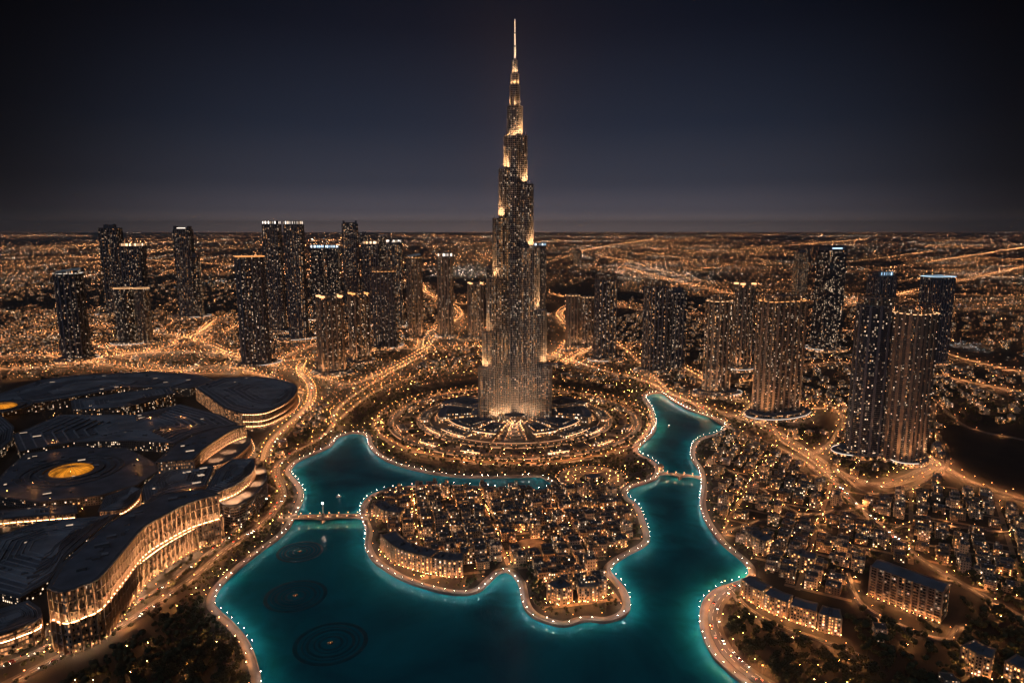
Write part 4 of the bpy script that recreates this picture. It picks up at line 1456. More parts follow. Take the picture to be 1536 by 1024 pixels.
# ================================================================ shopping mall and its curved wings
def hall(name, label, cat, px, h, nf, wall='mall_wall', rib='rib_stone', rib_step=7.0, floor_h=6.0, strips=(0.45,), rim=2.5, overhang=1.6, roof='roof_dark', plants=10, group=None, lamps=0.0, leaves=True, uplight=0.0, ledge=0.0):
    """px: roof outline in photo pixels at height h; its first nf points are the show facade"""
    P = [gp(x, y, h) for x, y in px]
    f = catmull(P[:nf], 6.0) if nf > 1 else np.zeros((0, 2))
    rest = P[nf:] if nf > 1 else P
    poly = [tuple(p) for p in f] + [tuple(p) for p in rest]
    ar = sum(p[0] * q[1] - q[0] * p[1] for p, q in zip(poly, poly[1:] + poly[:1]))
    rev = ar < 0
    if rev:
        poly = poly[::-1]
        f = f[::-1]
        i0 = len(rest)
    else:
        i0 = 0
    o = np.mean(np.array(poly), 0)
    poly = [(p[0] - o[0], p[1] - o[1]) for p in poly]
    t = empty(name, (o[0], o[1], 0))
    tag(t, label, cat, group)
    m = MB()
    m.prism(poly, 0, h - 0.4, M[wall])
    m.build("wall", t)
    n = len(poly)
    m = MB()
    q, q2 = offset(poly, rim), offset(poly, -1.5)
    m.prism(q, h - 1.4, h + 0.3, M['roof_grey'])
    m.ring(poly, q, h - 1.4, M['stone'], up=False)
    m.ring(q2, q, h + 0.3, M['roof_grey'])
    m.cap(q2, h, M[roof])
    ro = m.build("roof", t)
    # standing seams that run round the roof parallel to its edge
    ctr0 = np.array(poly).mean(0)
    for k in range(9):
        if not leaves:
            break
        s0 = 0.96 - 0.085 * k
        A_ = [(ctr0[0] + s0 * (p[0] - ctr0[0]), ctr0[1] + s0 * (p[1] - ctr0[1])) for p in poly]
        B_ = [(ctr0[0] + (s0 - .012) * (p[0] - ctr0[0]), ctr0[1] + (s0 - .012) * (p[1] - ctr0[1])) for p in poly]
        if not inside(poly, A_).all():
            continue
        m = MB()
        zt_ = h + 0.9 + (1.2 if k > 1 else 0) + (1.1 if k > 3 else 0) + (1.1 if k > 6 else 0)
        m.prism(A_, h, zt_, M['roof_slate'])
        m.prism(B_[::-1], h, zt_, M['roof_slate'])
        m.ring(B_, A_, zt_, M['roof_pale'])
        m.build("roof_seam", ro)
    # sweeping raised roof leaves, each turned a little against the one below
    ctr = np.array(poly).mean(0)
    for k, (sc_, tw) in enumerate(((0.80, .05), (0.58, .11), (0.36, .2))):
        if not leaves:
            break
        ca, sa = math.cos(tw), math.sin(tw)
        qq = [(ctr[0] + sc_ * ((p[0] - ctr[0]) * ca - (p[1] - ctr[1]) * sa), ctr[1] + sc_ * ((p[0] - ctr[0]) * sa + (p[1] - ctr[1]) * ca)) for p in poly]
        if not inside(poly, qq).all():
            continue
        m = MB()
        m.prism(qq, h, h + 1.2 + 1.1 * k, M['roof_grey'], M[('roof_slate', 'roof_dark', 'roof_slate')[k]])
        m.build("roof_leaf", ro)
    if nf > 1:
        fp = np.array(poly[i0:i0 + len(f)])
        nn = normals2(fp)
        if overhang > 0:
            zs = np.arange(floor_h, h - 2.0, floor_h)
            for z in zs:
                m = MB()
                for i in range(len(fp) - 1):
                    a, b = fp[i], fp[i + 1]
                    c, d = b + nn[i + 1] * overhang, a + nn[i] * overhang
                    m.face([(*d, z), (*c, z), (*b, z), (*a, z)], M['stone'])
                    m.face([(*a, z - .8), (*b, z - .8), (*c, z - .8), (*d, z - .8)], M['stone'])
                    m.wall(d, c, z - .8, z, M['stone'])
                m.build("balcony", t)
            rs = resample(fp, rib_step)
            rn = normals2(rs)
            for p, n_ in zip(rs, rn):
                tt = np.array((-n_[1], n_[0]))
                a = [p - tt * .55, p + tt * .55, p + tt * .55 + n_ * (overhang + .7), p - tt * .55 + n_ * (overhang + .7)]
                m = MB()
                m.prism(ccw([tuple(x) for x in a]), 0, h - 1.5, M[rib])
                m.build("pier", t)
        for s in strips:
            m = MB()
            z = round(s * h / floor_h) * floor_h + 0.05
            for i in range(0, len(fp) - 1):
                a, b = fp[i] + nn[i] * (overhang * 0.5), fp[i + 1] + nn[i + 1] * (overhang * 0.5)
                k = normals2(np.array([a, b]))[0] * 0.35
                m.face([(*(a - k), z + .3), (*(a + k), z + .3), (*(b + k), z + .3), (*(b - k), z + .3)], M['facade_light'])
                m.wall(a + k, b + k, z, z + .3, M['facade_light'])
            m.build("light_strip", t)
        if uplight:      # shielded lamps on the ledge wash the facade from below
            rs = resample(fp, uplight)
            for p, n_ in zip(rs, normals2(rs)):
                q_ = p + n_ * (overhang + 3.5)
                flood(t, (q_[0], q_[1], ledge), (-n_[0] * .42, -n_[1] * .42, 1), 95000, (1.0, 0.50, 0.23), 120)
        if lamps:
            rs = resample(fp, lamps)
            rn = normals2(rs)
            for p, n_ in zip(rs, rn):
                q_ = p + n_ * 7 + o
                LAMPS.append((q_[0], q_[1], 6.0, 'warm'))
    if plants:
        pa = np.array(poly)
        lo, hi = pa.min(0), pa.max(0)
        k = 0
        ar = R(30)
        for _ in range(plants * 12):
            c = nr.uniform(lo, hi)
            s = nr.uniform(3, 14), nr.uniform(3, 7)
            cr = [c + np.array((x, y)) for x in (-9, 9) for y in (-9, 9)]
            if inside(poly, cr).all():
                m = MB()
                m.box(c, (s[0], s[1], nr.uniform(1, 3.5)), ar, M['roof_grey'], M[nr.choice(['roof_grey', 'roof_dark', 'roof_slate', 'roof_slate', 'skylight_glow'])], h + 0.02)
                m.build("skylight", ro)
                k += 1
                if k >= plants:
                    break
    return t


def build_mall():
    H_ = hall
    H_("mall_wing", "long curved mall wing with tall glowing arches above the lakeside road", 'building',
       [(75, 880), (96, 886), (124, 876), (146, 866), (180, 828), (213, 791), (250, 769), (284, 753), (326, 741), (302, 734), (246, 741), (165, 784), (94, 846)], 68, 9,
       wall='arcade_wall', strips=(0.45,), overhang=2.4, rib_step=7.5, floor_h=11.3, plants=16, lamps=12, uplight=13.0, ledge=32.0)
    H_("mall_terrace", "lower arcade in front of the long arched mall wing, lit from below", 'building',
       [(78, 928), (112, 924), (165, 884), (215, 840), (262, 808), (332, 772), (322, 757), (250, 786), (200, 826), (150, 872), (82, 905)], 30, 6,
       wall='arcade_wall', strips=(0.95,), overhang=2.2, rib_step=8, floor_h=10, plants=6, lamps=11, leaves=False, uplight=14.0, ledge=1.5)
    H_("mall_drum", "round drum building with horizontal lines and a bright curved terrace", 'building',
       [(328, 752), (350, 757.5), (378, 744), (396, 720), (396, 703), (381, 698), (366, 704), (350, 722)], 33, 6, wall='dark_rooms', rib='rib_dark', rib_step=12, floor_h=4.0,
       strips=(1.0,), overhang=1.2, roof='paving', plants=0, leaves=False)
    H_("mall_hall", "dark-roofed curved hall rising behind the bright terrace of the drum building", 'building',
       [(326, 737), (345, 730), (362, 720), (378, 704), (379, 688), (350, 689), (327, 705), (311, 734)], 50, 5, wall='arcade_wall', strips=(0.72,), overhang=2.2, rib_step=6, floor_h=6, plants=5, uplight=11.0, ledge=34.0)
    H_("mall_gallery", "second curved gallery with bright stepped balconies, north of the drum building", 'building',
       [(288, 688), (302, 674), (320, 661), (345, 646), (367, 638), (331, 640), (293, 652), (265, 666), (236, 692)], 44, 5, wall='arcade_wall', strips=(0.55,), overhang=3.0, rib_step=6, floor_h=5.5, plants=8, lamps=12, uplight=11.0, ledge=23.0)
    H_("mall_lounge", "low lit terrace building below the bright stepped balconies", 'building',
       [(290, 700), (325, 696), (352, 684), (374, 664), (371, 648), (345, 662), (318, 680)], 22, 5, strips=(0.9,), overhang=1.5, rib_step=7, floor_h=5, roof='paving', plants=0, lamps=12, leaves=False)
    H_("mall_crescent", "wide crescent building with a swirling dark roof and a lit eastern facade", 'building',
       [(364, 619), (385, 619), (404, 615), (430, 602), (443, 588), (441, 576), (418, 568.5), (380, 564), (330, 567), (293, 580), (318, 597), (338, 612)], 34, 7, strips=(0.1, 0.5, 0.85), overhang=2.2,
       rib_step=5, floor_h=5, plants=16, lamps=12)
    H_("mall_block", "long dark block with rows of lit windows in the middle of the mall roofs", 'building',
       [(110, 613), (150, 612), (200, 607), (262, 589), (255, 580), (190, 588), (108, 600)], 30, 4, wall='glass_busy', strips=(), overhang=1.0, rib_step=10, floor_h=4, plants=9, rib='rib_dark')
    H_("mall_corner", "small lit corner building at the bottom of the mall road, with bands of light", 'building',
       [(-30, 952), (0, 948), (35, 936), (58, 926), (56, 913), (40, 902), (0, 914), (-40, 930)], 26, 5, strips=(0.5, 0.95), overhang=1.6, rib_step=14, floor_h=5, plants=4, lamps=14)
    H_("mall_gate", "low building with an amber lit glass corner between the mall roofs", 'building',
       [(150, 765), (182, 762), (205, 745), (209, 733), (198, 730), (160, 744)], 18, 4, strips=(0.5,), overhang=1.0, rib_step=6, floor_h=5, plants=2, lamps=10)
    H_("mall_arcade", "long low arcade with a strip of bright shop lights, west edge of the mall", 'building',
       [(-60, 784), (0, 777), (60, 772), (113, 768), (112, 758), (60, 760), (0, 766), (-60, 772)], 14, 4, wall='podium_wall', strips=(0.4,), overhang=1.5, rib_step=8, floor_h=6, plants=2, lamps=16)
    roofs = [("broad dark mall roof north of the lit window block", [(-60, 600), (0, 590), (60, 570), (110, 562), (170, 560), (230, 557), (300, 562), (320, 570), (285, 582), (190, 580), (105, 596), (40, 606), (-60, 618)], 22),
             ("dark mall roof with skylights south of the lit window block", [(20, 652), (90, 622), (200, 622), (270, 606), (330, 622), (356, 636), (320, 642), (290, 650), (262, 664), (200, 660), (110, 662), (30, 676)], 20),
             ("dark roof around the amber dome in the west of the mall", [(-20, 740), (10, 705), (40, 680), (110, 670), (190, 672), (232, 694), (236, 706), (206, 726), (150, 742), (60, 752)], 15),
             ("dark hall roof between the amber dome and the drum building", [(214, 732), (244, 702), (285, 693), (320, 700), (308, 728), (246, 740), (218, 752)], 24),
             ("low dark roof in the south-west corner beside the arched wing", [(-60, 870), (-20, 810), (60, 782), (150, 774), (185, 764), (150, 790), (96, 836), (72, 870), (30, 895)], 12),
             ("dark stepped roof at the far west side of the mall", [(-120, 700), (-60, 640), (0, 622), (20, 640), (16, 660), (-20, 690), (-60, 730)], 18)]
    for lab, px, h in roofs:
        H_("mall_roof", lab, 'building', px, h, 0, wall='dark_rooms', plants=40, rim=1.5, leaves=h != 15)
    # amber domes in round courts
    for lab, c, rpx, rz in (("amber glowing oval dome inside dark rings, in the middle of a mall roof", (107, 706), 29, 15.2), ("amber glowing dome at the far west side of the mall", (2, 610), 20, 22.5)):
        x, y = gp(c[0], c[1], rz)
        r = rpx * mpp(y, rz)
        t = empty("dome", (x, y, rz))
        tag(t, lab, 'dome', None)
        m = MB()
        m.ball((0, 0, 0.6), r, M['dome_light'], 24, 10, 0.22, 0)
        m.build("dome_shell", t)
        for k in range(12):
            m = MB()
            a = PI * k / 12
            pts = [(r * 1.01 * math.cos(q) * math.cos(a), r * 1.01 * math.cos(q) * math.sin(a), 0.7 + r * 0.225 * math.sin(q)) for q in np.linspace(0, PI, 13)]
            for p, q in zip(pts[:-1], pts[1:]):
                m.bar(p, q, 0.22, M['rib_dark'], 4)
            m.build("dome_rib", t)
        for k, (a, b_, h_) in enumerate(((1.25, 1.5, 2.5), (1.75, 2.0, 1.8), (2.2, 2.4, 1.2))):
            if k == 2 and rpx < 25:
                continue
            m = MB()
            A = oval(2 * r * a, 2 * r * a, 36)
            B = oval(2 * r * b_, 2 * r * b_, 36)
            m.ring(A, B, h_, M['roof_grey'])
            m.prism(B, 0, h_, M['roof_dark'])
            m.prism(A[::-1], 0, h_, M['roof_dark'])
            m.build("ring_wall", t)
    # floodlights over the bright curved terraces
    for nm, z, px in (("mall_drum", 33, [(338, 752), (352, 752), (368, 743), (384, 726), (389, 708)]), ("mall_lounge", 22, [(300, 694), (325, 690), (345, 678), (362, 662)])):
        par_ = bpy.data.objects[nm]
        for p in px:
            x, y = gp(p[0], p[1], z)
            flood(par_, (x - par_.location[0], y - par_.location[1], z + 8), (-.2, .1, -1), 40000, (1.0, 0.58, 0.32), 140)
    # scattered service lights between the roofs
    for _ in range(70):
        p = gp(nr.uniform(0, 330), nr.uniform(575, 790), 20)
        LAMPS.append((p[0], p[1], 25.0 if nr.random() < .3 else 4.0, 'lane'))


M['roof_pale'] = plain("roof_pale", (0.34, 0.35, 0.38), 0.45, noise=0.3)
M['arcade_wall'] = windowed("arcade_wall", (0.40, 0.31, 0.24), 3.75, 5.6, 0.55, warm=(1.0, 0.44, 0.17), coolness=0.05, strength=0.45, colvar=0.1, rough=0.6, fx=(0.3, 0.7), fy=(0.2, 0.7))
M['roof_slate'] = plain("roof_slate", (0.25, 0.265, 0.30), 0.5, noise=0.4, scale=0.03)
M['skylight_glow'] = glow("skylight_glow", (1.0, 0.72, 0.5), 0.7, False)
M['dome_light'] = glow("dome_light", (1.0, 0.33, 0.02), 0.75)


def dome_patchy(m):
    """frosted glass over many lamps: the light is uneven across the dome"""
    nt = m.node_tree
    b = nt.nodes["Principled BSDF"]
    tcn = nt.nodes.new("ShaderNodeTexCoord")
    nz = nt.nodes.new("ShaderNodeTexNoise")
    nz.inputs['Scale'].default_value = 0.07
    nz.inputs['Detail'].default_value = 4
    nt.links.new(tcn.outputs['Object'], nz.inputs['Vector'])
    mp = nt.nodes.new("ShaderNodeMapRange")
    mp.inputs['From Min'].default_value = 0.35
    mp.inputs['From Max'].default_value = 0.65
    mp.inputs['To Min'].default_value = 0.22
    mp.inputs['To Max'].default_value = 0.95
    nt.links.new(nz.outputs[0], mp.inputs[0])
    nt.links.new(mp.outputs[0], b.inputs['Emission Strength'])


dome_patchy(M['dome_light'])
build_mall()
# ================================================================ old town island and villa quarter
M['house_tan'] = windowed("house_tan", (0.27, 0.19, 0.12), 2.6, 3.3, 0.28, coolness=0.12, strength=2.0, rough=0.85, fx=(0.3, 0.7), fy=(0.3, 0.75), spec=0.2)
M['house_pale'] = windowed("house_pale", (0.38, 0.29, 0.21), 2.6, 3.3, 0.25, coolness=0.12, strength=2.0, rough=0.85, fx=(0.3, 0.7), fy=(0.3, 0.75), spec=0.2)
M['house_brown'] = windowed("house_brown", (0.17, 0.115, 0.075), 2.6, 3.3, 0.28, coolness=0.12, strength=2.0, rough=0.85, fx=(0.3, 0.7), fy=(0.3, 0.75), spec=0.2)
M['house_lit'] = windowed("house_lit", (0.36, 0.25, 0.16), 3.0, 3.4, 0.50, coolness=0.12, strength=1.9, colvar=0.4, rough=0.8, fx=(0.22, 0.78), fy=(0.22, 0.8))


def parapet_box(w_, r_, c, s, z0, wall, rot=0.0):
    """one cubic volume: walls into w_, parapet roof into r_"""
    hx, hy = s[0] / 2, s[1] / 2
    ca, sa = math.cos(rot), math.sin(rot)
    poly = [(c[0] + x * ca - y * sa, c[1] + x * sa + y * ca) for x, y in ((-hx, -hy), (hx, -hy), (hx, hy), (-hx, hy))]
    h = s[2]
    w_.prism(poly, z0, z0 + h, M[wall], u0=nr.integers(0, 50) * 2.6)
    q = offset(poly, -0.5)
    r_.ring(q, poly, z0 + h, M['stone'])
    r_.prism(q[::-1], z0 + h - 0.8, z0 + h, M['stone'])
    r_.cap(q, z0 + h - 0.8, M['roof_grey'] if nr.random() < .7 else M['roof_tan'])


HOUSE_KINDS = []


def house_protos():
    specs = [
        ("flat-roofed tan house with a taller corner stair tower", 'house_tan', [((-2, 0), (13, 15), 12), ((6, 3), (6, 8), 9)], ((-5, 4), (4.5, 4.5), 16.5)),
        ("stepped pale house of three cubes", 'house_pale', [((0, 0), (12, 12), 15), ((8.5, -2), (5.5, 9), 10.5), ((-8, 2), (4.5, 8), 7)], None),
        ("square brown house with a roof pavilion", 'house_brown', [((0, 0), (15, 14), 11)], ((1, 1), (7, 6), 14.5)),
        ("L-shaped tan house around a small court", 'house_tan', [((-3, 0), (9, 18), 13), ((5.5, -5), (8, 8), 13 - 3.3)], ((-4, 6), (4, 4), 17)),
        ("tall narrow pale house with a wind tower", 'house_pale', [((0, 0), (10, 13), 18.5), ((7, 1), (4.5, 9), 8)], ((-2, -3), (4, 4), 23.5)),
        ("long brown terrace house with two roof levels", 'house_brown', [((-4, 0), (9, 12), 14), ((5, 0), (9, 12), 11)], ((4, 3), (3.5, 4), 13.8)),
    ]
    for lab, wall, vols, tw in specs:
        w_, roofs_ = MB(), []
        for (c, s, h) in vols:
            roofs_.append(MB())
            parapet_box(w_, roofs_[-1], c, (s[0], s[1], h), 0.0, wall)
        r_ = roofs_[0]
        # roof clutter
        c, s, h = vols[0]
        for k in range(3):
            r_.box((c[0] + nr.uniform(-.3, .3) * s[0], c[1] + nr.uniform(-.3, .3) * s[1]), (nr.uniform(1, 2.4), nr.uniform(1, 2), nr.uniform(.7, 1.4)), 0, M['roof_grey'], M['white_paint'] if k == 0 else M['roof_grey'], h - 0.8)
        tm = None
        if tw:
            a, b = MB(), MB()
            parapet_box(a, a, tw[0], (tw[1][0], tw[1][1], tw[2] - vols[0][2] + 1.0), vols[0][2] - 1.0, wall)
            tm = a.mesh("stair_tower")
        HOUSE_KINDS.append((lab, w_.mesh("wall"), [q.mesh("roof") for q in roofs_], tm))


house_protos()
_a = SHORE_PX.index((829, 727))
_b = SHORE_PX.index((942, 745))
ISLAND = np.array([gp(*p) for p in SHORE_PX[_a:_b + 1]])
AREAS = []
HOUSES = []           # x, y, rot, kind, area

LANDMARKS = [("the stone bridge with the lamp tower", gp(545, 776)), ("the round island square", gp(797, 822)), ("the amphitheatre", gp(889, 719)), ("the island's curved apartment block", gp(640, 850)),
             ("the island's southern tip", gp(846, 925)), ("the island's east shore", gp(970, 800)), ("the channel below the tallest tower", gp(690, 735)), ("the island's middle lane", gp(740, 775)),
             ("the eastern bridge end", gp(1062, 718)), ("the bay on the eastern shore", gp(1125, 858)), ("the crescent of terraced houses", gp(1190, 915)), ("the long gabled hotel", gp(1360, 880)),
             ("the beige slab tower", gp(1175, 640)), ("the near eastern tower pair", gp(1320, 740)), ("the villa road", gp(1330, 800)), ("the eastern lane", gp(1450, 740)),
             ("the narrow lake arm", gp(1085, 650)), ("the southern drive", gp(1150, 1000)), ("the villa quarter's middle", gp(1200, 780)), ("the east edge of the villa quarter", gp(1500, 820)),
             ("the ring road by the crescent mall", gp(440, 650)), ("the western lake corner", gp(500, 650))]


def scatter_houses(area, poly, pitch, rot, jitter, keep, avoid=(), shore=20.0, road=7.0, lanes=0.0):
    poly = np.asarray(poly)
    c = poly.mean(0)
    ca, sa = math.cos(rot), math.sin(rot)
    n = int((900 if area != 'north' else 3600) / pitch)
    P = []
    for i in range(-n, n + 1):
        for j in range(-n, n + 1):
            u, v = i * pitch, j * pitch
            if lanes:
                u, v = u + (i // 5) * 7.0, v + (j // 2) * 8.0
            x = c[0] + u * ca - v * sa + nr.uniform(-1, 1) * jitter
            y = c[1] + u * sa + v * ca + nr.uniform(-1, 1) * jitter
            P.append((x, y))
    P = np.array(P)
    P = P[inside(poly, P)]
    P = P[dist_to(SHORE, P) > shore]
    P = P[road_clear(P, road)]
    for (ax, ay, ar) in avoid:
        P = P[(P[:, 0] - ax) ** 2 + (P[:, 1] - ay) ** 2 > ar * ar]
    for (ax, ay, ar) in TOWERS:
        P = P[(P[:, 0] - ax) ** 2 + (P[:, 1] - ay) ** 2 > (ar + 10) ** 2]
    for p in P:
        if nr.random() < keep:
            r_ = rot + nr.choice([0, PI / 2, PI, -PI / 2]) + nr.normal(0, 0.04) + (0.0 if lanes else 0.25 * math.sin(p[0] / 130.0) + 0.2 * math.cos(p[1] / 90.0))
            HOUSES.append((p[0], p[1], r_, int(nr.integers(0, 6)), area))
        elif nr.random() < 0.7:
            TREES.append((p[0], p[1], 0.0, nr.uniform(.7, 1.2), 0))
    if lanes:      # paved lanes between the rows, with their lamps
        segs = []
        ext = n * pitch
        for j in range(-n - 1, n + 1, 2):
            if j % 2 == 0:
                j += 1
            v = j * pitch + (j // 2) * 8.0 + pitch / 2 + 4.0
            segs.append([(u, v) for u in np.arange(-ext, ext, 6.0)])
        for i in range(-n, n + 1):
            if i % 5 == 4:
                u = i * pitch + (i // 5) * 7.0 + pitch / 2 + 3.5
                segs.append([(u, v) for v in np.arange(-ext, ext, 6.0)])
        vs, fs = [], []
        for k, sg in enumerate(segs):
            q = np.array([(c[0] + u * ca - v * sa, c[1] + u * sa + v * ca) for u, v in sg])
            ok = inside(poly, q) & (dist_to(SHORE, q) > 13)
            for (ax, ay, ar) in TOWERS:
                ok &= (q[:, 0] - ax) ** 2 + (q[:, 1] - ay) ** 2 > ar ** 2
            nn = normals2(q)
            zz = 0.05 + 0.012 * (k % 9)
            for m_ in range(len(q) - 1):
                if ok[m_] and ok[m_ + 1]:
                    b0 = len(vs)
                    for p, s_ in ((q[m_], 1), (q[m_], -1), (q[m_ + 1], -1), (q[m_ + 1], 1)):
                        w_ = p + nn[m_] * s_ * 3.0
                        vs.append((w_[0], w_[1], zz))
                    fs.append((b0, b0 + 3, b0 + 2, b0 + 1))
                    if nr.random() < lanes:
                        w_ = q[m_] + nn[m_] * nr.choice([-1, 1]) * 2.6
                        LAMPS.append((w_[0], w_[1], 4.2, 'lane'))
        tag(numesh("lane_paving", np.array(vs), np.array(fs), [M['lane']]), kind='structure')
    return P


M['lane'] = plain("lane", (0.21, 0.15, 0.10), 0.85, noise=0.3, scale=0.15)
sq = gp(797, 820)
isl_avoid = [(sq[0], sq[1], 30), (*gp(640, 862), 36), (*gp(600, 846), 30), (*gp(675, 868), 34), (*gp(570, 832), 24), (*gp(840, 905), 30)]
scatter_houses('island', ISLAND, 19.5, R(12), 1.0, 0.92, isl_avoid, shore=23, lanes=0.5)
VILLA = [gp(*p) for p in [(1058, 668), (1092, 645), (1130, 650), (1180, 680), (1245, 722), (1330, 740), (1400, 720), (1480, 745), (1560, 775), (1600, 900), (1480, 900), (1424, 866), (1300, 826), (1290, 900), (1262, 905), (1180, 880), (1130, 850), (1085, 805), (1062, 760), (1062, 700)]]
cr_av = [(*gp(1360, 905), 62), (*gp(1120, 895), 26), (*gp(1160, 920), 26), (*gp(1210, 940), 26), (*gp(1250, 955), 26)]
scatter_houses('villas', VILLA, 21.5, R(-30), 2.0, 0.84, cr_av, shore=22, lanes=0.2)
SOUTHEAST = [gp(*p) for p in [(1290, 910), (1310, 950), (1420, 985), (1530, 930), (1640, 960), (1640, 1060), (1330, 1060), (1280, 1000), (1266, 930)]]
scatter_houses('southeast', SOUTHEAST, 30.0, R(-24), 5.0, 0.34, cr_av, shore=22)
EASTPLAIN = [gp(*p) for p in [(1400, 575), (1536, 600), (1600, 640), (1400, 640), (1405, 690), (1230, 660), (1225, 600), (1300, 590)]]
scatter_houses('east plain', EASTPLAIN, 34.0, R(-18), 6.0, 0.55, (), shore=22)
TOWERFOOT = [gp(*p) for p in [(1120, 640), (1160, 655), (1220, 690), (1262, 716), (1340, 736), (1400, 716), (1420, 680), (1400, 600), (1300, 560), (1225, 590)]]
scatter_houses('east plain', TOWERFOOT, 27.0, R(-26), 5.0, 0.5, (), shore=22, road=4)
WESTBANK = [gp(*p) for p in [(395, 700), (405, 660), (470, 600), (500, 612), (490, 640), (430, 684), (412, 704)]]
scatter_houses('west bank', WESTBANK, 27.0, R(40), 3.0, 0.6, (), shore=22)


for nm_, px_, pitch_, rot_, keep_ in (('north', [(-60, 470), (140, 462), (300, 470), (470, 460), (640, 452), (700, 470), (640, 500), (560, 540), (440, 545), (330, 526), (180, 526), (0, 545), (-80, 545)], 46, .2, .6),
                                      ('north', [(640, 540), (720, 524), (840, 542), (960, 580), (905, 590), (830, 560), (700, 552), (600, 580)], 30, .3, .3),
                                      ('north', [(840, 530), (870, 480), (960, 470), (1100, 480), (1300, 500), (1300, 590), (1220, 640), (1120, 612), (1030, 590), (940, 550)], 42, -.3, .6),
                                      ('north', [(1300, 500), (1536, 560), (1640, 600), (1640, 640), (1400, 570), (1300, 540)], 44, -.3, .5),
                                      ('north', [(-100, 430), (300, 420), (640, 425), (700, 450), (300, 460), (-100, 462)], 75, .2, .5),
                                      ('north', [(840, 450), (1000, 440), (1536, 480), (1640, 540), (1300, 495), (960, 466)], 75, .1, .5)):
    scatter_houses(nm_, [gp(*p) for p in px_], pitch_, rot_, pitch_ * .2, keep_, (), shore=22)


def ordinal(k):
    return ("nearest", "second nearest", "third nearest", "fourth nearest", "fifth nearest", "sixth nearest", "seventh nearest", "eighth nearest", "ninth nearest", "tenth nearest")[k] if k < 10 else None


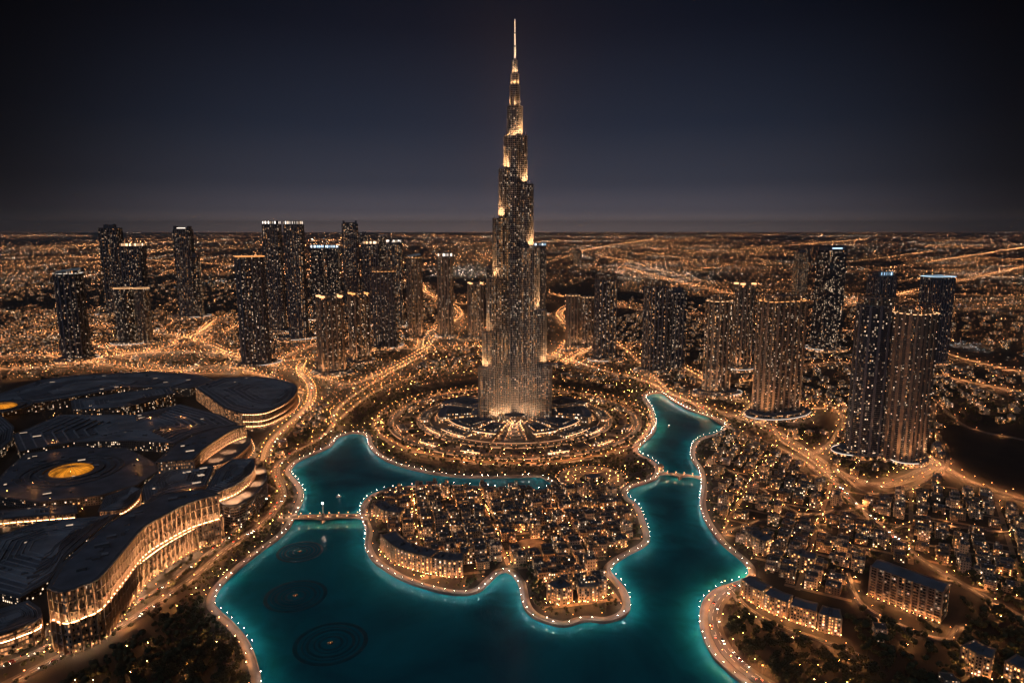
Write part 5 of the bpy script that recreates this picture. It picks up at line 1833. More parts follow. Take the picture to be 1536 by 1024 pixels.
def build_houses():
    hs = sorted(HOUSES, key=lambda h: h[0] ** 2 + h[1] ** 2)
    vis, rest = [], []
    for h in hs:
        px, py = proj(h[0], h[1], 8)
        if px < -60 or px > 1600 or py > 1080:
            continue
        (vis if len(vis) < 300 and -5 < px < 1541 and py < 1030 else rest).append(h)
    near = {}
    for i, h in enumerate(vis):
        d = [((h[0] - q[0]) ** 2 + (h[1] - q[1]) ** 2, j) for j, (_, q) in enumerate(LANDMARKS)]
        d.sort()
        near.setdefault((h[3], d[0][1]), []).append((d[0][0], i))
    labels = {}
    for (k, j), rows in near.items():
        rows.sort()
        for n_, (_, i) in enumerate(rows):
            o_ = ordinal(n_)
            if len(rows) == 1:
                labels[i] = "%s, by %s" % (HOUSE_KINDS[k][0], LANDMARKS[j][0])
            else:
                labels[i] = "%s, %s to %s" % (HOUSE_KINDS[k][0], o_ or "far", LANDMARKS[j][0])
    short = {"flat-roofed tan house with a taller corner stair tower": "tan house with corner tower", "stepped pale house of three cubes": "stepped pale house", "square brown house with a roof pavilion": "square brown house",
             "L-shaped tan house around a small court": "L-shaped tan house", "tall narrow pale house with a wind tower": "tall pale wind-tower house", "long brown terrace house with two roof levels": "long brown house"}
    for i, (x, y, r_, k, area) in enumerate(vis):
        lab, wme, rme, tme = HOUSE_KINDS[k]
        t = empty("house", (x, y, 0), r_)
        s = nr.uniform(1.0, 1.28) if area == 'island' else nr.uniform(0.95, 1.2)
        zs = nr.uniform(0.85, 1.3) if area == 'island' else nr.uniform(0.65, 1.05)
        t.scale = (s, s, zs)
        L_ = labels[i]
        for a, b in short.items():
            L_ = L_.replace(a, b)
        tag(t, L_, 'house', "houses of the old town and villa quarter")
        for nm, me in [("wall", wme)] + [("roof", q) for q in rme] + [("stair_tower", tme)]:
            if me:
                o = bpy.data.objects.new(nm, me)
                COL.objects.link(o)
                o.parent = t
    # everything farther off becomes one mass
    mb_v, mb_f, mb_uv, mb_m = [], [], [], []
    mats = [M['house_tan'], M['house_pale'], M['house_brown'], M['roof_grey'], M['roof_dark']]
    for (x, y, r_, k, area) in rest:
        w_, d_, h_ = nr.uniform(10, 17), nr.uniform(9, 15), nr.uniform(6, 13)
        if area == 'north':
            w_, d_, h_ = w_ * nr.uniform(1, 2.6), d_ * nr.uniform(1, 1.8), h_ * nr.uniform(.6, 1.2)
        for (ox, oy, sx, sy, sh) in ((0, 0, w_, d_, h_), (w_ * .3, 0, w_ * .4, d_ * .5, h_ + 3)):
            c, s = math.cos(r_), math.sin(r_)
            q = [(x + (ox + a * sx / 2) * c - (oy + b * sy / 2) * s, y + (ox + a * sx / 2) * s + (oy + b * sy / 2) * c) for a, b in ((-1, -1), (1, -1), (1, 1), (-1, 1))]
            b0 = len(mb_v)
            mb_v += [(*p, 0) for p in q] + [(*p, sh) for p in q]
            u = nr.integers(0, 90) * 2.6
            for e_ in range(4):
                f_ = (e_ + 1) % 4
                mb_f.append((b0 + e_, b0 + f_, b0 + 4 + f_, b0 + 4 + e_))
                L_ = sx if e_ % 2 == 0 else sy
                mb_uv += [(u, 0), (u + L_, 0), (u + L_, sh), (u, sh)]
                u += L_
                mb_m.append(2 if area == 'north' else k % 3)
            mb_f.append((b0 + 4, b0 + 5, b0 + 6, b0 + 7))
            mb_uv += [(0, 0)] * 4
            mb_m.append(3 + (k > 3 or area == 'north'))
    o = numesh("low_houses", np.array(mb_v), np.array(mb_f), mats, mb_m, np.array(mb_uv))
    tag(o, "many more low flat-roofed houses of the villa quarter farther off", 'houses', kind='stuff')
    print("HOUSES", len(vis), len(rest))
    # lanes: lamps and trees between the houses
    for (x, y, r_, k, area) in hs:
        c, s = math.cos(r_), math.sin(r_)
        p_ = {'island': 0.3, 'villas': 0.2, 'southeast': 0.4, 'east plain': 0.35, 'west bank': .9, 'north': .2}[area]
        if nr.random() < p_:
            a, b = nr.choice([-1, 1]) * 10.5, nr.uniform(-7, 7)
            q = (x + a * c - b * s, y + a * s + b * c)
            if not inside(SHORE, q)[0]:
                LAMPS.append((q[0], q[1], 4.5, 'lane'))
        if nr.random() < (0.5 if area == 'island' else 0.9):
            a, b = nr.uniform(-8, 8), nr.choice([-1, 1]) * 11.0
            q = (x + a * c - b * s, y + a * s + b * c)
            if not inside(SHORE, q)[0]:
                TREES.append((q[0], q[1], 0.0, nr.uniform(.6, 1.0), 0))


build_houses()


# ---------------------------------------------------------------- larger blocks
def block(name, label, cat, base_px, h, depth, wall='house_lit', roof='roof_dark', bays=6.0, gable=0.0, lamps=10.0, group=None):
    """apartment block behind a front line given in pixels on the ground"""
    f = catmull([gp(*p) for p in base_px], 7.0)
    n = normals2(f)
    if n[:, 1].mean() > 0:
        n = -n
    back = f - n * depth
    poly = ccw([tuple(p) for p in f] + [tuple(p) for p in back[::-1]])
    o = f.mean(0)
    poly = [(p[0] - o[0], p[1] - o[1]) for p in poly]
    t = empty(name, (o[0], o[1], 0))
    tag(t, label, cat, group)
    m = MB()
    m.prism(poly, 0, h, M[wall])
    m.build("wall", t)
    m = MB()
    q = offset(poly, 0.8)
    m.prism(q, h, h + 0.8, M['stone'])
    m.ring(poly, q, h, M['stone'], up=False)
    if gable:
        k = len(f)
        fl, bl = f - o, back - o
        fl, bl = fl + n * .8, bl - n * .8
        mid = (fl + bl) / 2
        for i in range(k - 1):
            m.face([(*fl[i], h + .8), (*fl[i + 1], h + .8), (*mid[i + 1], h + .8 + gable), (*mid[i], h + .8 + gable)], M[roof])
            m.face([(*mid[i], h + .8 + gable), (*mid[i + 1], h + .8 + gable), (*bl[i + 1], h + .8), (*bl[i], h + .8)], M[roof])
        for i in (0, -1):
            m.face([(*fl[i], h + .8), (*mid[i], h + .8 + gable), (*bl[i], h + .8)], M['stone'])
    else:
        m.ring(offset(poly, -0.7), q, h + 0.8, M['stone'])
        m.cap(offset(poly, -0.7), h + 0.3, M[roof])
        for k in range(6):
            i = int(nr.integers(1, len(f) - 1))
            c = f[i] - n[i] * depth * nr.uniform(.3, .7) - o
            m.box(c, (nr.uniform(2, 5), nr.uniform(2, 4), nr.uniform(1.5, 3.5)), math.atan2(n[i][1], n[i][0]), M['roof_grey'], M['roof_grey'], h + 0.3)
    m.build("roof", t)
    # balconies and bay piers on the front
    fl = f - o
    z = 3.6
    while z < h - 1:
        m = MB()
        for i in range(len(fl) - 1):
            a, b = fl[i], fl[i + 1]
            c, d = b + n[i + 1] * 1.3, a + n[i] * 1.3
            m.face([(*a, z), (*b, z), (*c, z), (*d, z)][::1], M['stone'])
            m.face([(*d, z - .35), (*c, z - .35), (*b, z - .35), (*a, z - .35)], M['stone'])
            m.face([(*d, z - .35), (*d, z + .7), (*c, z + .7), (*c, z - .35)], M['stone'])
        m.build("balcony", t)
        z += 3.4
    rs = resample(fl, bays)
    rn = normals2(rs)
    if rn[:, 1].mean() > 0:
        rn = -rn
    for p, n_ in zip(rs, rn):
        tt = np.array((-n_[1], n_[0]))
        a = [p - tt * .7 - n_ * .2, p + tt * .7 - n_ * .2, p + tt * .7 + n_ * 1.8, p - tt * .7 + n_ * 1.8]
        m = MB()
        m.prism(ccw([tuple(x) for x in a]), 0, h + 1.6, M['stone'], M['stone'])
        m.build("pier", t)
    if lamps:
        rs = resample(f, lamps)
        rn = normals2(rs)
        if rn[:, 1].mean() > 0:
            rn = -rn
        for p, n_ in zip(rs, rn):
            q = p + n_ * 4.5
            LAMPS.append((q[0], q[1], 3.5, 'lane'))
    return t


def build_blocks():
    g = "apartment blocks by the water"
    block("apartment_block", "curved apartment block with lit balconies along the island's south-west shore", 'apartment block', [(573, 826), (590, 842), (615, 853), (645, 861)], 22, 20, group=g, lamps=7)
    block("apartment_block", "eastern end of the island's curved apartment block, with a lit arcade below", 'apartment block', [(649, 862), (672, 866), (694, 866)], 22, 20, group=g, lamps=7)
    block("apartment_block", "small rounded apartment house lit amber on the island's southern tip", 'apartment block', [(822, 900), (838, 908), (857, 903)], 20, 22, group=g, lamps=7)
    block("apartment_block", "apartment house with bright ground floor on the tip's eastern edge", 'apartment block', [(868, 903), (890, 902), (908, 893)], 18, 20, group=g, lamps=8)
    block("apartment_block", "apartment row facing the channel north-west of the island's lanes", 'apartment block', [(562, 772), (575, 782), (600, 786)], 17, 18, group=g, lamps=9)
    for i, (a, lab) in enumerate(((((1112, 892), (1126, 903), (1142, 911)), "first crescent house from the bay, with lit ground floor"), (((1146, 914), (1162, 922), (1180, 928)), "second crescent house from the bay, with lit ground floor"),
                                  (((1185, 931), (1203, 937), (1222, 942)), "third crescent house from the bay, with lit ground floor"), (((1227, 945), (1243, 950), (1260, 953)), "last crescent house, at the hotel end of the row"))):
        block("terraced_block", lab, 'apartment block', a, 19, 18, group="crescent of terraced houses", lamps=8, gable=3.0 if i < 3 else 0)
    block("hotel", "long gabled hotel with rows of lit balconies, south-east of the lake", 'hotel', [(1303, 893), (1340, 908), (1375, 922), (1410, 935)], 36, 24, wall='glass_busy', gable=4.0, bays=7, lamps=6)
    block("apartment_block", "dim apartment block in the dark grove at the south-east corner", 'apartment block', [(1440, 1000), (1462, 1012), (1484, 1020)], 22, 20, group=g, lamps=12)
    block("apartment_block", "amber lit block at the easternmost edge of the dark grove", 'apartment block', [(1506, 1018), (1530, 1030), (1556, 1036)], 18, 20, group=g, lamps=10)
    block("apartment_block", "five-storey pale block by the bend of the eastern promenade", 'apartment block', [(1118, 818), (1132, 828), (1146, 834)], 20, 18, group=g, lamps=9)
    block("apartment_block", "pale block with many balconies between the eastern promenade and the villa lanes", 'apartment block', [(1186, 850), (1202, 858), (1220, 862)], 20, 18, group=g, lamps=10)
    # the round island square
    s = sq
    sm = MB()
    pts = [(s[0] + 24 * math.cos(2 * PI * k / 36), s[1] + 24 * math.sin(2 * PI * k / 36)) for k in range(36)]
    sm.prism(pts, 0, 0.2, M['sand'], M['sand'])
    tag(sm.build("square"), kind='structure')
    for k in range(9):
        a = 2 * PI * k / 9
        LAMPS.append((s[0] + 21 * math.cos(a), s[1] + 21 * math.sin(a), 5, 'orange'))
        TREES.append((s[0] + 27 * math.cos(a + .3), s[1] + 27 * math.sin(a + .3), 0, .8, 0))


build_blocks()
# ================================================================ bridges, fountain, boats
def bridge(name, label, a, b, width, zdeck, npier, rise=0.8, lamps=True):
    a, b = np.array(a), np.array(b)
    c = (a + b) / 2
    L = np.linalg.norm(b - a)
    ang = math.atan2(b[1] - a[1], b[0] - a[0])
    t = empty(name, (c[0], c[1], 0), ang)
    tag(t, label, 'bridge')
    n = 24
    xs = np.linspace(-L / 2, L / 2, n + 1)
    zt = zdeck + rise * (1 - (2 * xs / L) ** 2)
    m = MB()
    hw = width / 2
    span = L / (npier + 1)
    zb = zt - 1.0 - 2.6 * np.abs(np.cos(PI * (xs + L / 2) / span)) ** 3
    for i in range(n):
        m.face([(xs[i], -hw, zt[i]), (xs[i + 1], -hw, zt[i + 1]), (xs[i + 1], hw, zt[i + 1]), (xs[i], hw, zt[i])], M['paving'])
        m.face([(xs[i], hw, zb[i]), (xs[i + 1], hw, zb[i + 1]), (xs[i + 1], -hw, zb[i + 1]), (xs[i], -hw, zb[i])], M['stone'])
        for s in (-1, 1):
            q = [(xs[i], s * hw, zb[i]), (xs[i + 1], s * hw, zb[i + 1]), (xs[i + 1], s * hw, zt[i + 1]), (xs[i], s * hw, zt[i])]
            m.face(q if s < 0 else q[::-1], M['stone'])
    m.build("deck", t)
    for s in (-1, 1):
        m = MB()
        for i in range(n):
            y = s * (hw - 0.3)
            for (ya, yb) in ((y - .2, y + .2),):
                m.face([(xs[i], ya, zt[i] + 1.1), (xs[i + 1], ya, zt[i + 1] + 1.1), (xs[i + 1], yb, zt[i + 1] + 1.1), (xs[i], yb, zt[i] + 1.1)], M['stone'])
                m.face([(xs[i], ya, zt[i]), (xs[i + 1], ya, zt[i + 1]), (xs[i + 1], ya, zt[i + 1] + 1.1), (xs[i], ya, zt[i] + 1.1)], M['stone'])
                m.face([(xs[i + 1], yb, zt[i + 1]), (xs[i], yb, zt[i]), (xs[i], yb, zt[i] + 1.1), (xs[i + 1], yb, zt[i + 1] + 1.1)], M['stone'])
        m.build("balustrade", t)
    for k in range(npier):
        x = -L / 2 + span * (k + 1)
        m = MB()
        p = [(x - 3, -hw - 1), (x, -hw - 8), (x + 3, -hw - 1), (x + 3, hw + 1), (x, hw + 4), (x - 3, hw + 1)]
        m.prism(ccw(p), WATER_Z - 1, zdeck - 0.2, M['stone'], M['stone'])
        m.build("pier", t)
    if lamps:
        for x in np.linspace(-L / 2 + 3, L / 2 - 3, max(4, int(L / 12))):
            for s in (-1, 1):
                q = (c[0] + x * math.cos(ang) - s * hw * math.sin(ang), c[1] + x * math.sin(ang) + s * hw * math.cos(ang))
                LAMPS.append((q[0], q[1], zdeck + 4.0, 'warm'))
    return t, c, ang


def build_lake_things():
    t, c, ang = bridge("bridge", "low stone bridge with a pointed middle pier crossing the western lake", gp(418, 779), gp(553, 776), 11, 2.6, 1)
    # lamp tower on the middle pier
    x, y = c[0] + 3.5 * math.sin(ang), c[1] - 3.5 * math.cos(ang)
    lt = empty("lamp_tower", (x, y, 3.4), ang)
    tag(lt, "slim pale lamp tower standing on the western bridge", 'lamp tower')
    m = MB()
    m.box((0, 0), (3.4, 3.4, 4), 0, M['stone'], M['stone'], 0)
    m.box((0, 0), (2.4, 2.4, 3), 0, M['stone'], M['stone'], 4)
    m.build("plinth", lt)
    m = MB()
    m.bar((0, 0, 7), (0, 0, 21), 0.8, M['white_paint'], 8)
    m.ball((0, 0, 15), 1.3, M['white_paint'], 8, 4, .5)
    m.build("shaft", lt)
    m = MB()
    m.ball((0, 0, 21.6), 0.9, M['lamp_tower_light'], 8, 6, 1.3)
    m.build("lantern", lt)
    bridge("bridge", "short dark footbridge at the neck of the eastern lake arm", gp(986, 711), gp(1054, 718), 7, 2.4, 1)
    gx, gy = gp(988, 706)
    t = empty("bridge_house", (gx + 4, gy + 2, 0))
    tag(t, "small square gatehouse at the west end of the eastern footbridge", 'gatehouse')
    m = MB()
    m.prism([(-4, -4), (4, -4), (4, 4), (-4, 4)], 0, 9, M['house_lit'])
    m.build("wall", t)
    m = MB()
    for i in range(4):
        q = [(-4.8, -4.8), (4.8, -4.8), (4.8, 4.8), (-4.8, 4.8)]
        m.face([(*q[i], 9), (*q[(i + 1) % 4], 9), (0, 0, 13)], M['roof_tan'])
    m.face([(*p, 9) for p in [(-4.8, -4.8), (-4.8, 4.8), (4.8, 4.8), (4.8, -4.8)]], M['roof_tan'])
    m.build("roof", t)
    # three fountain rings
    for lab, px, py, rpx in (("smallest dark fountain ring, close to the western bridge", 450, 827, 34), ("middle dark fountain ring on the lake", 443.5, 893, 46), ("largest dark fountain ring, farthest out from the western bridge", 496, 964, 55)):
        x, y = gp(px, py, WATER_Z)
        r = rpx * mpp(y, 0)
        t = empty("fountain", (x, y, WATER_Z))
        tag(t, lab, 'fountain', "fountain rings in the lake")
        for k, (f, w) in enumerate(((1.0, 0.12), (0.78, 0.04), (0.66, 0.08), (0.46, 0.04), (0.34, 0.07))):
            m = MB()
            A, B = oval(2 * r * (f - w), 2 * r * (f - w), 48), oval(2 * r * f, 2 * r * f, 48)
            m.ring(A, B, 0.22, M['fountain_ring'])
            m.prism(B, -0.3, 0.22, M['fountain_ring'])
            m.prism(A[::-1], -0.3, 0.22, M['fountain_ring'])
            m.build("pontoon_ring", t)
        m = MB()
        m.prism(oval(5, 5, 12), -.3, .6, M['pole'], M['pole'])
        m.build("nozzle_base", t)
        for k in range(5):
            m = MB()
            a = k * 2.4
            m.ball((1.3 * k * .5 * math.cos(a), 1.3 * k * .5 * math.sin(a), 0.9), 0.22, M['strip_amber'], 5, 4)
            m.build("nozzle_light", t)
    # boats
    for lab, px, py, rz in (("tiny white boat with a lamp, on the western water north of the bridge", 508, 745, 0.4), ("tiny dark wooden boat moored by the narrow lake arm", 1003, 640, 1.2)):
        x, y = gp(px, py, WATER_Z)
        t = empty("boat", (x, y, WATER_Z), rz)
        tag(t, lab, 'boat')
        m = MB()
        top = [(-4, -1.2), (2.5, -1.3), (4.6, 0), (2.5, 1.3), (-4, 1.2)]
        bot = [(-3.6, -.8), (2.0, -.8), (3.6, 0), (2.0, .8), (-3.6, .8)]
        for i in range(5):
            j = (i + 1) % 5
            m.face([(*bot[i], -.2), (*bot[j], -.2), (*top[j], .9), (*top[i], .9)], M['white_paint'])
        m.cap(top, .7, M['rib_stone'])
        m.build("hull", t)
        m = MB()
        m.box((-.6, 0), (3.4, 2.0, .15), 0, M['white_paint'], M['white_paint'], 2.6)
        for sx in (-2.1, .9):
            for sy in (-.8, .8):
                m.bar((sx, sy, .7), (sx, sy, 2.6), .07, M['pole'], 4)
        m.build("canopy", t)
        m = MB()
        m.ball((1.2, 0, 3.0), .3, M['lamp_white'], 5, 4)
        m.build("boat_lamp", t)


M['fountain_ring'] = plain("fountain_ring", (0.003, 0.080, 0.105), 0.3, noise=0.3)
M['lamp_tower_light'] = glow("lamp_tower_light", WHITE, 60)
build_lake_things()


# ================================================================ cars on the roads
def car_proto(body, lights=True):
    m = MB()
    p = [(-2.2, -.9), (2.2, -.9), (2.2, .9), (-2.2, .9)]
    m.prism(p, .35, .95, M[body], M[body])
    lo = [(-1.5, -.82), (.9, -.82), (.9, .82), (-1.5, .82)]
    hi = [(-1.1, -.68), (.35, -.68), (.35, .68), (-1.1, .68)]
    for i in range(4):
        j = (i + 1) % 4
        m.face([(*lo[i], .95), (*lo[j], .95), (*hi[j], 1.5), (*hi[i], 1.5)], M['car_dark'])
    m.cap(hi, 1.5, M[body])
    for x in (-1.35, 1.35):
        for y in (-.86, .86):
            m.prism([(x + .33 * math.cos(k * PI / 3), y + .12 * (1 if k < 3 else -1)) for k in range(6)], 0, .66, M['car_dark'], M['car_dark'])
    for y in (-.6, .6):
        m.face([(2.22, y - .25, .55), (2.22, y + .25, .55), (2.22, y + .25, .85), (2.22, y - .25, .85)], M['head_light'])
        m.face([(-2.22, y + .25, .6), (-2.22, y - .25, .6), (-2.22, y - .25, .85), (-2.22, y + .25, .85)], M['tail_light'])
    return m.mesh("car")


def build_cars():
    protos = [(b, car_proto(b)) for b in ('car_dark', 'car_pale', 'car_red')]
    said = {'car_dark': 'dark', 'car_pale': 'pale', 'car_red': 'red'}
    n = 0
    want = {"lakeside_road": 60, "mall_road": 40, "southern_drive": 28, "north_highway": 60, "villa_road": 16, "ring_road": 14}
    for i, (nm, hw, st, lk, px) in enumerate(ROADS_PX):
        if nm not in want:
            continue
        pl, _ = ROADLINES[i]
        rs = resample(pl, 5.0)
        rn = normals2(rs)
        z = 0.16 + 0.03 * i
        used = set()
        for _ in range(want[nm]):
            k = int(nr.integers(2, len(rs) - 3))
            s = int(nr.choice([-1, 1]))
            lane = nr.choice([0.22, 0.62])
            if (k // 2, s, lane) in used:
                continue
            used.add((k // 2, s, lane))
            p = rs[k] + rn[k] * s * hw * lane
            q = proj(p[0], p[1], 0)
            if not (0 < q[0] < 1536 and 0 < q[1] < 1024) or inside(SHORE, p)[0]:
                continue
            b, me = protos[int(nr.choice([0, 1, 1, 2], ))]
            o = bpy.data.objects.new("car", me)
            COL.objects.link(o)
            d = rs[k + 1] - rs[k]
            o.location = (p[0], p[1], z + 0.02)
            o.rotation_euler = (0, 0, math.atan2(d[1], d[0]) + (PI if s > 0 else 0) + PI * 0)
            tag(o, "%s car driving on the %s with its lights on" % (said[b], nm.replace('_', ' ')), 'car', "%s cars on the %s" % (said[b], nm.replace('_', ' ')))
            n += 1
    print("CARS", n)


build_cars()
# ================================================================ trees
def tree_proto(seed, h=9.0, rad=3.6, n=150, leaf='leaf'):
    g = np.random.default_rng(seed)
    tm = MB()
    tm.bar((0, 0, 0), (0.1, 0.05, h * .32), 0.24, M['bark'], 5)
    lobes = []
    for k in range(6):
        a = 2 * PI * k / 6 + g.uniform(-.4, .4)
        r_ = rad * g.uniform(.3, .62)
        c = (r_ * math.cos(a), r_ * math.sin(a), h * g.uniform(.45, .78))
        lobes.append((c, rad * g.uniform(.42, .62)))
        tm.bar((0.1, 0.05, h * .30), tuple(np.array(c) * (0.85, .85, .92)), 0.10, M['bark'], 4)
    lobes.append(((0, 0, h * .82), rad * .5))
    cm = MB()
    for k in range(n):
        c, lr = lobes[int(g.integers(0, len(lobes)))]
        d = g.normal(size=3)
        d /= np.linalg.norm(d)
        p = np.array(c) + d * lr * g.uniform(.55, 1.08) * (1, 1, .8)
        a = g.normal(size=3)
        a -= d * (a @ d) * .6
        a /= np.linalg.norm(a)
        b = np.cross(d + g.normal(size=3) * .5, a)
        b /= np.linalg.norm(b) + 1e-9
        s = g.uniform(.55, 1.05)
        cm.face([tuple(p - a * s), tuple(p + b * s * .6), tuple(p + a * s), tuple(p - b * s * .6)], M[leaf])
    return tm.mesh("trunk"), cm.mesh("crown")


def build_trees():
    # groves: foreground park, south-east grove, island margins, roadside rows
    def grove(px, n, smin, smax, shore=13, road=4, lit=7):
        poly = np.array([gp(*p) for p in px])
        lo, hi = poly.min(0), poly.max(0)
        P = nr.uniform(lo, hi, (n * 3, 2))
        P = P[inside(poly, P)]
        P = P[dist_to(SHORE, P) > shore]
        P = P[~inside(SHORE, P)]
        P = P[road_clear(P, road)][:n]
        for p in P:
            TREES.append((p[0], p[1], 0, nr.uniform(smin, smax), 0))
        for p in P[:max(3, n // lit)]:
            LAMPS.append((p[0] + 5, p[1] + 3, 4.0, 'lane'))
    grove([(200, 960), (285, 905), (318, 900), (350, 950), (375, 1000), (380, 1060), (60, 1060), (120, 1005)], 420, .7, 1.4, lit=20)
    grove([(1110, 900), (1160, 935), (1240, 965), (1300, 985), (1320, 1060), (1200, 1040), (1120, 1005), (1085, 950)], 230, .7, 1.3, road=2)
    grove([(1270, 930), (1300, 910), (1420, 950), (1540, 880), (1600, 1060), (1320, 1060)], 380, .8, 1.5, lit=16)
    grove([(1420, 860), (1600, 820), (1640, 960), (1440, 930)], 120, .8, 1.4)
    grove([(752, 850), (800, 845), (820, 880), (800, 905), (785, 880)], 34, .7, 1.1)
    grove([(905, 820), (965, 770), (965, 815), (930, 845)], 34, .7, 1.1)
    grove([(555, 750), (700, 728), (830, 738), (830, 746), (700, 740), (580, 760)], 60, .7, 1.1, 8)
    grove([(900, 690), (985, 688), (985, 714), (945, 730), (925, 715)], 80, .7, 1.2)
    grove([(1056, 668), (1090, 642), (1180, 690), (1160, 720), (1060, 720)], 90, .7, 1.1)
    grove([(505, 640), (560, 600), (640, 560), (560, 650), (600, 690), (570, 690), (545, 650)], 240, .7, 1.2)
    grove([(960, 560), (1000, 590), (970, 600), (985, 630), (930, 600), (880, 560)], 220, .7, 1.2)
    grove([(390, 700), (410, 655), (470, 600), (495, 600), (495, 640), (430, 690), (420, 730), (400, 760), (385, 740)], 160, .7, 1.1)
    grove([(640, 530), (720, 520), (840, 540), (960, 575), (860, 575), (700, 560), (600, 590)], 420, .7, 1.1)
    grove([(450, 545), (620, 525), (700, 500), (560, 570), (500, 600), (470, 580)], 200, .8, 1.2, lit=14)
    grove([(840, 545), (900, 560), (1000, 600), (1060, 560), (900, 500)], 200, .8, 1.2, lit=14)
    grove([(1010, 596), (1090, 640), (1240, 720), (1400, 720), (1250, 660), (1110, 600)], 300, .8, 1.2, lit=12)
    grove([(0, 545), (330, 530), (440, 545), (440, 565), (330, 560), (0, 572)], 260, .8, 1.3, lit=14)
    grove([(1070, 700), (1240, 740), (1340, 830), (1290, 900), (1120, 860)], 160, .7, 1.1)
    grove([(1400, 570), (1560, 610), (1560, 640), (1400, 640)], 160, .8, 1.3)
    grove([(190, 945), (262, 890), (335, 832), (405, 775), (428, 798), (355, 852), (331, 885), (318, 905), (285, 905)], 130, .6, 1.0, 12.5, 2)
    # rows of trees along the promenade
    for st, off in ((9.0, 16.0), (12.0, 22.0)):
        rs = resample(SHORE, st, True)
        for p, n_ in zip(rs, normals2(rs, True)):
            q = p + n_ * (off + nr.normal(0, 1.5))
            if nr.random() < .6 and q[1] > 480 and dist_to(SHORE, q)[0] > 12.5 and not inside(SHORE, q)[0] and road_clear(q, 3)[0]:
                TREES.append((q[0], q[1], 0, nr.uniform(.55, .95), 0))
    grove([(1130, 640), (1220, 690), (1340, 736), (1410, 700), (1400, 600), (1230, 600)], 220, .8, 1.2)
    for nm in ("lakeside_road", "mall_road", "southern_drive", "garden_road", "ring_road", "villa_road"):
        i = [r[0] for r in ROADS_PX].index(nm)
        pl, hw = ROADLINES[i]
        rs = resample(pl, 8.0)
        for s in (-1, 1):
            for p, n_ in zip(rs, normals2(rs)):
                if nr.random() < .75:
                    q = p + n_ * s * (hw + nr.uniform(3.0, 9))
                    if not inside(SHORE, q)[0] and dist_to(SHORE, q)[0] > 12:
                        TREES.append((q[0], q[1], 0, nr.uniform(.6, 1.0), 0))
    T_ = np.array([(t[0], t[1], t[2], t[3]) for t in TREES])
    T_ = T_[np.argsort((T_[:, :2] ** 2).sum(1))]
    vis, rest = [], []
    for t in T_:
        px, py = proj(t[0], t[1], 5)
        (vis if len(vis) < 300 and 0 < px < 1536 and 0 < py < 1018 else rest).append(t)
    kinds = [tree_proto(3, 9, 3.6, 170, 'leaf'), tree_proto(5, 10, 3.2, 170, 'leaf_olive'), tree_proto(8, 8, 4.2, 190, 'leaf'), tree_proto(11, 11, 3.8, 190, 'leaf_olive')]
    said = ["dark green", "tall olive green", "broad dark green", "large olive green"]
    for i, t in enumerate(vis):
        k = int(nr.integers(0, 4))
        e_ = empty("tree", (t[0], t[1], 0), nr.uniform(0, 6.28))
        s = t[3]
        e_.scale = (s, s, s)
        px, py = proj(t[0], t[1], 0)
        where = "in the park beside the western shore" if px < 420 else "on the island" if px < 1000 else "by the southern drive and crescent" if px < 1280 else "in the dark grove around the hotel"
        tag(e_, "%s leafy tree standing %s" % (said[k], where), 'tree', "%s trees %s" % (said[k], where))
        for nm, me in zip(("trunk", "crown"), kinds[k]):
            o = bpy.data.objects.new(nm, me)
            COL.objects.link(o)
            o.parent = e_
    # the mass of smaller trees farther off
    g = np.random.default_rng(4)
    pv, pf = [], []
    for k in range(34):
        d = g.normal(size=3)
        d /= np.linalg.norm(d)
        p = np.array((0, 0, 5.2)) + d * (2.7, 2.7, 2.3) * g.uniform(.6, 1.05)
        a = np.cross(d, g.normal(size=3))
        a /= np.linalg.norm(a)
        b = np.cross(d, a)
        s = g.uniform(.9, 1.6)
        i = len(pv)
        pv += [p - a * s, p + b * s, p + a * s, p - b * s]
        pf += [(i, i + 1, i + 2), (i, i + 2, i + 3)]
    i = len(pv)
    pv += [(-.2, 0, 0), (.2, 0, 0), (0, 0, 4)]
    pf.append((i, i + 1, i + 2))
    rest = np.array(rest)
    o = bulk("distant_trees", pv, pf, np.c_[rest[:, :2], np.zeros(len(rest))], rest[:, 3], nr.uniform(0, 6.28, len(rest)), [M['leaf'], M['bark']], pmi=[0] * 68 + [1])
    tag(o, "many small round trees of the gardens and streets farther off", 'trees', kind='stuff')
    print("TREES", len(vis), len(rest))


build_trees()
# ================================================================ street lamps
def lamp_proto(kind, h):
    mb = MB()
    mb.bar((0, 0, 0), (0, 0, h - 0.3), 0.12, M['pole'], 4)
    mats = {'white': [M['lamp_white']], 'warm': [M['lamp_dome'], M['lamp_warm']], 'orange': [M['lamp_dome'], M['lamp_orange']], 'lane': [M['lamp_lane']]}[kind]
    v, f, mi = (GLOBE_V, OCTA_F, [0] * 8) if kind in ('white', 'lane') else (HEAD_V, HEAD_F, HEAD_M)
    s = 1.0 if kind == 'white' else 1.0 if kind == 'lane' else h / 9.0
    for q, m in zip(f, mi):
        mb.face([(v[i][0] * s, v[i][1] * s, v[i][2] * s + h) for i in q], mats[m])
    return mb


GLOBE_V = OCTA_V * 0.29
# cut-off street light: a flat glowing lens under a faintly glowing cap
HEAD_V = np.array([(.62, 0, 0), (0, .62, 0), (-.62, 0, 0), (0, -.62, 0), (0, 0, .55), (.60, .60, .02), (-.60, .60, .02), (-.60, -.60, .02), (.60, -.60, .02)], float)
HEAD_F = np.array([(5, 6, 4), (6, 7, 4), (7, 8, 4), (8, 5, 4), (0, 3, 1), (1, 3, 2)])
HEAD_M = [0, 0, 0, 0, 1, 1]


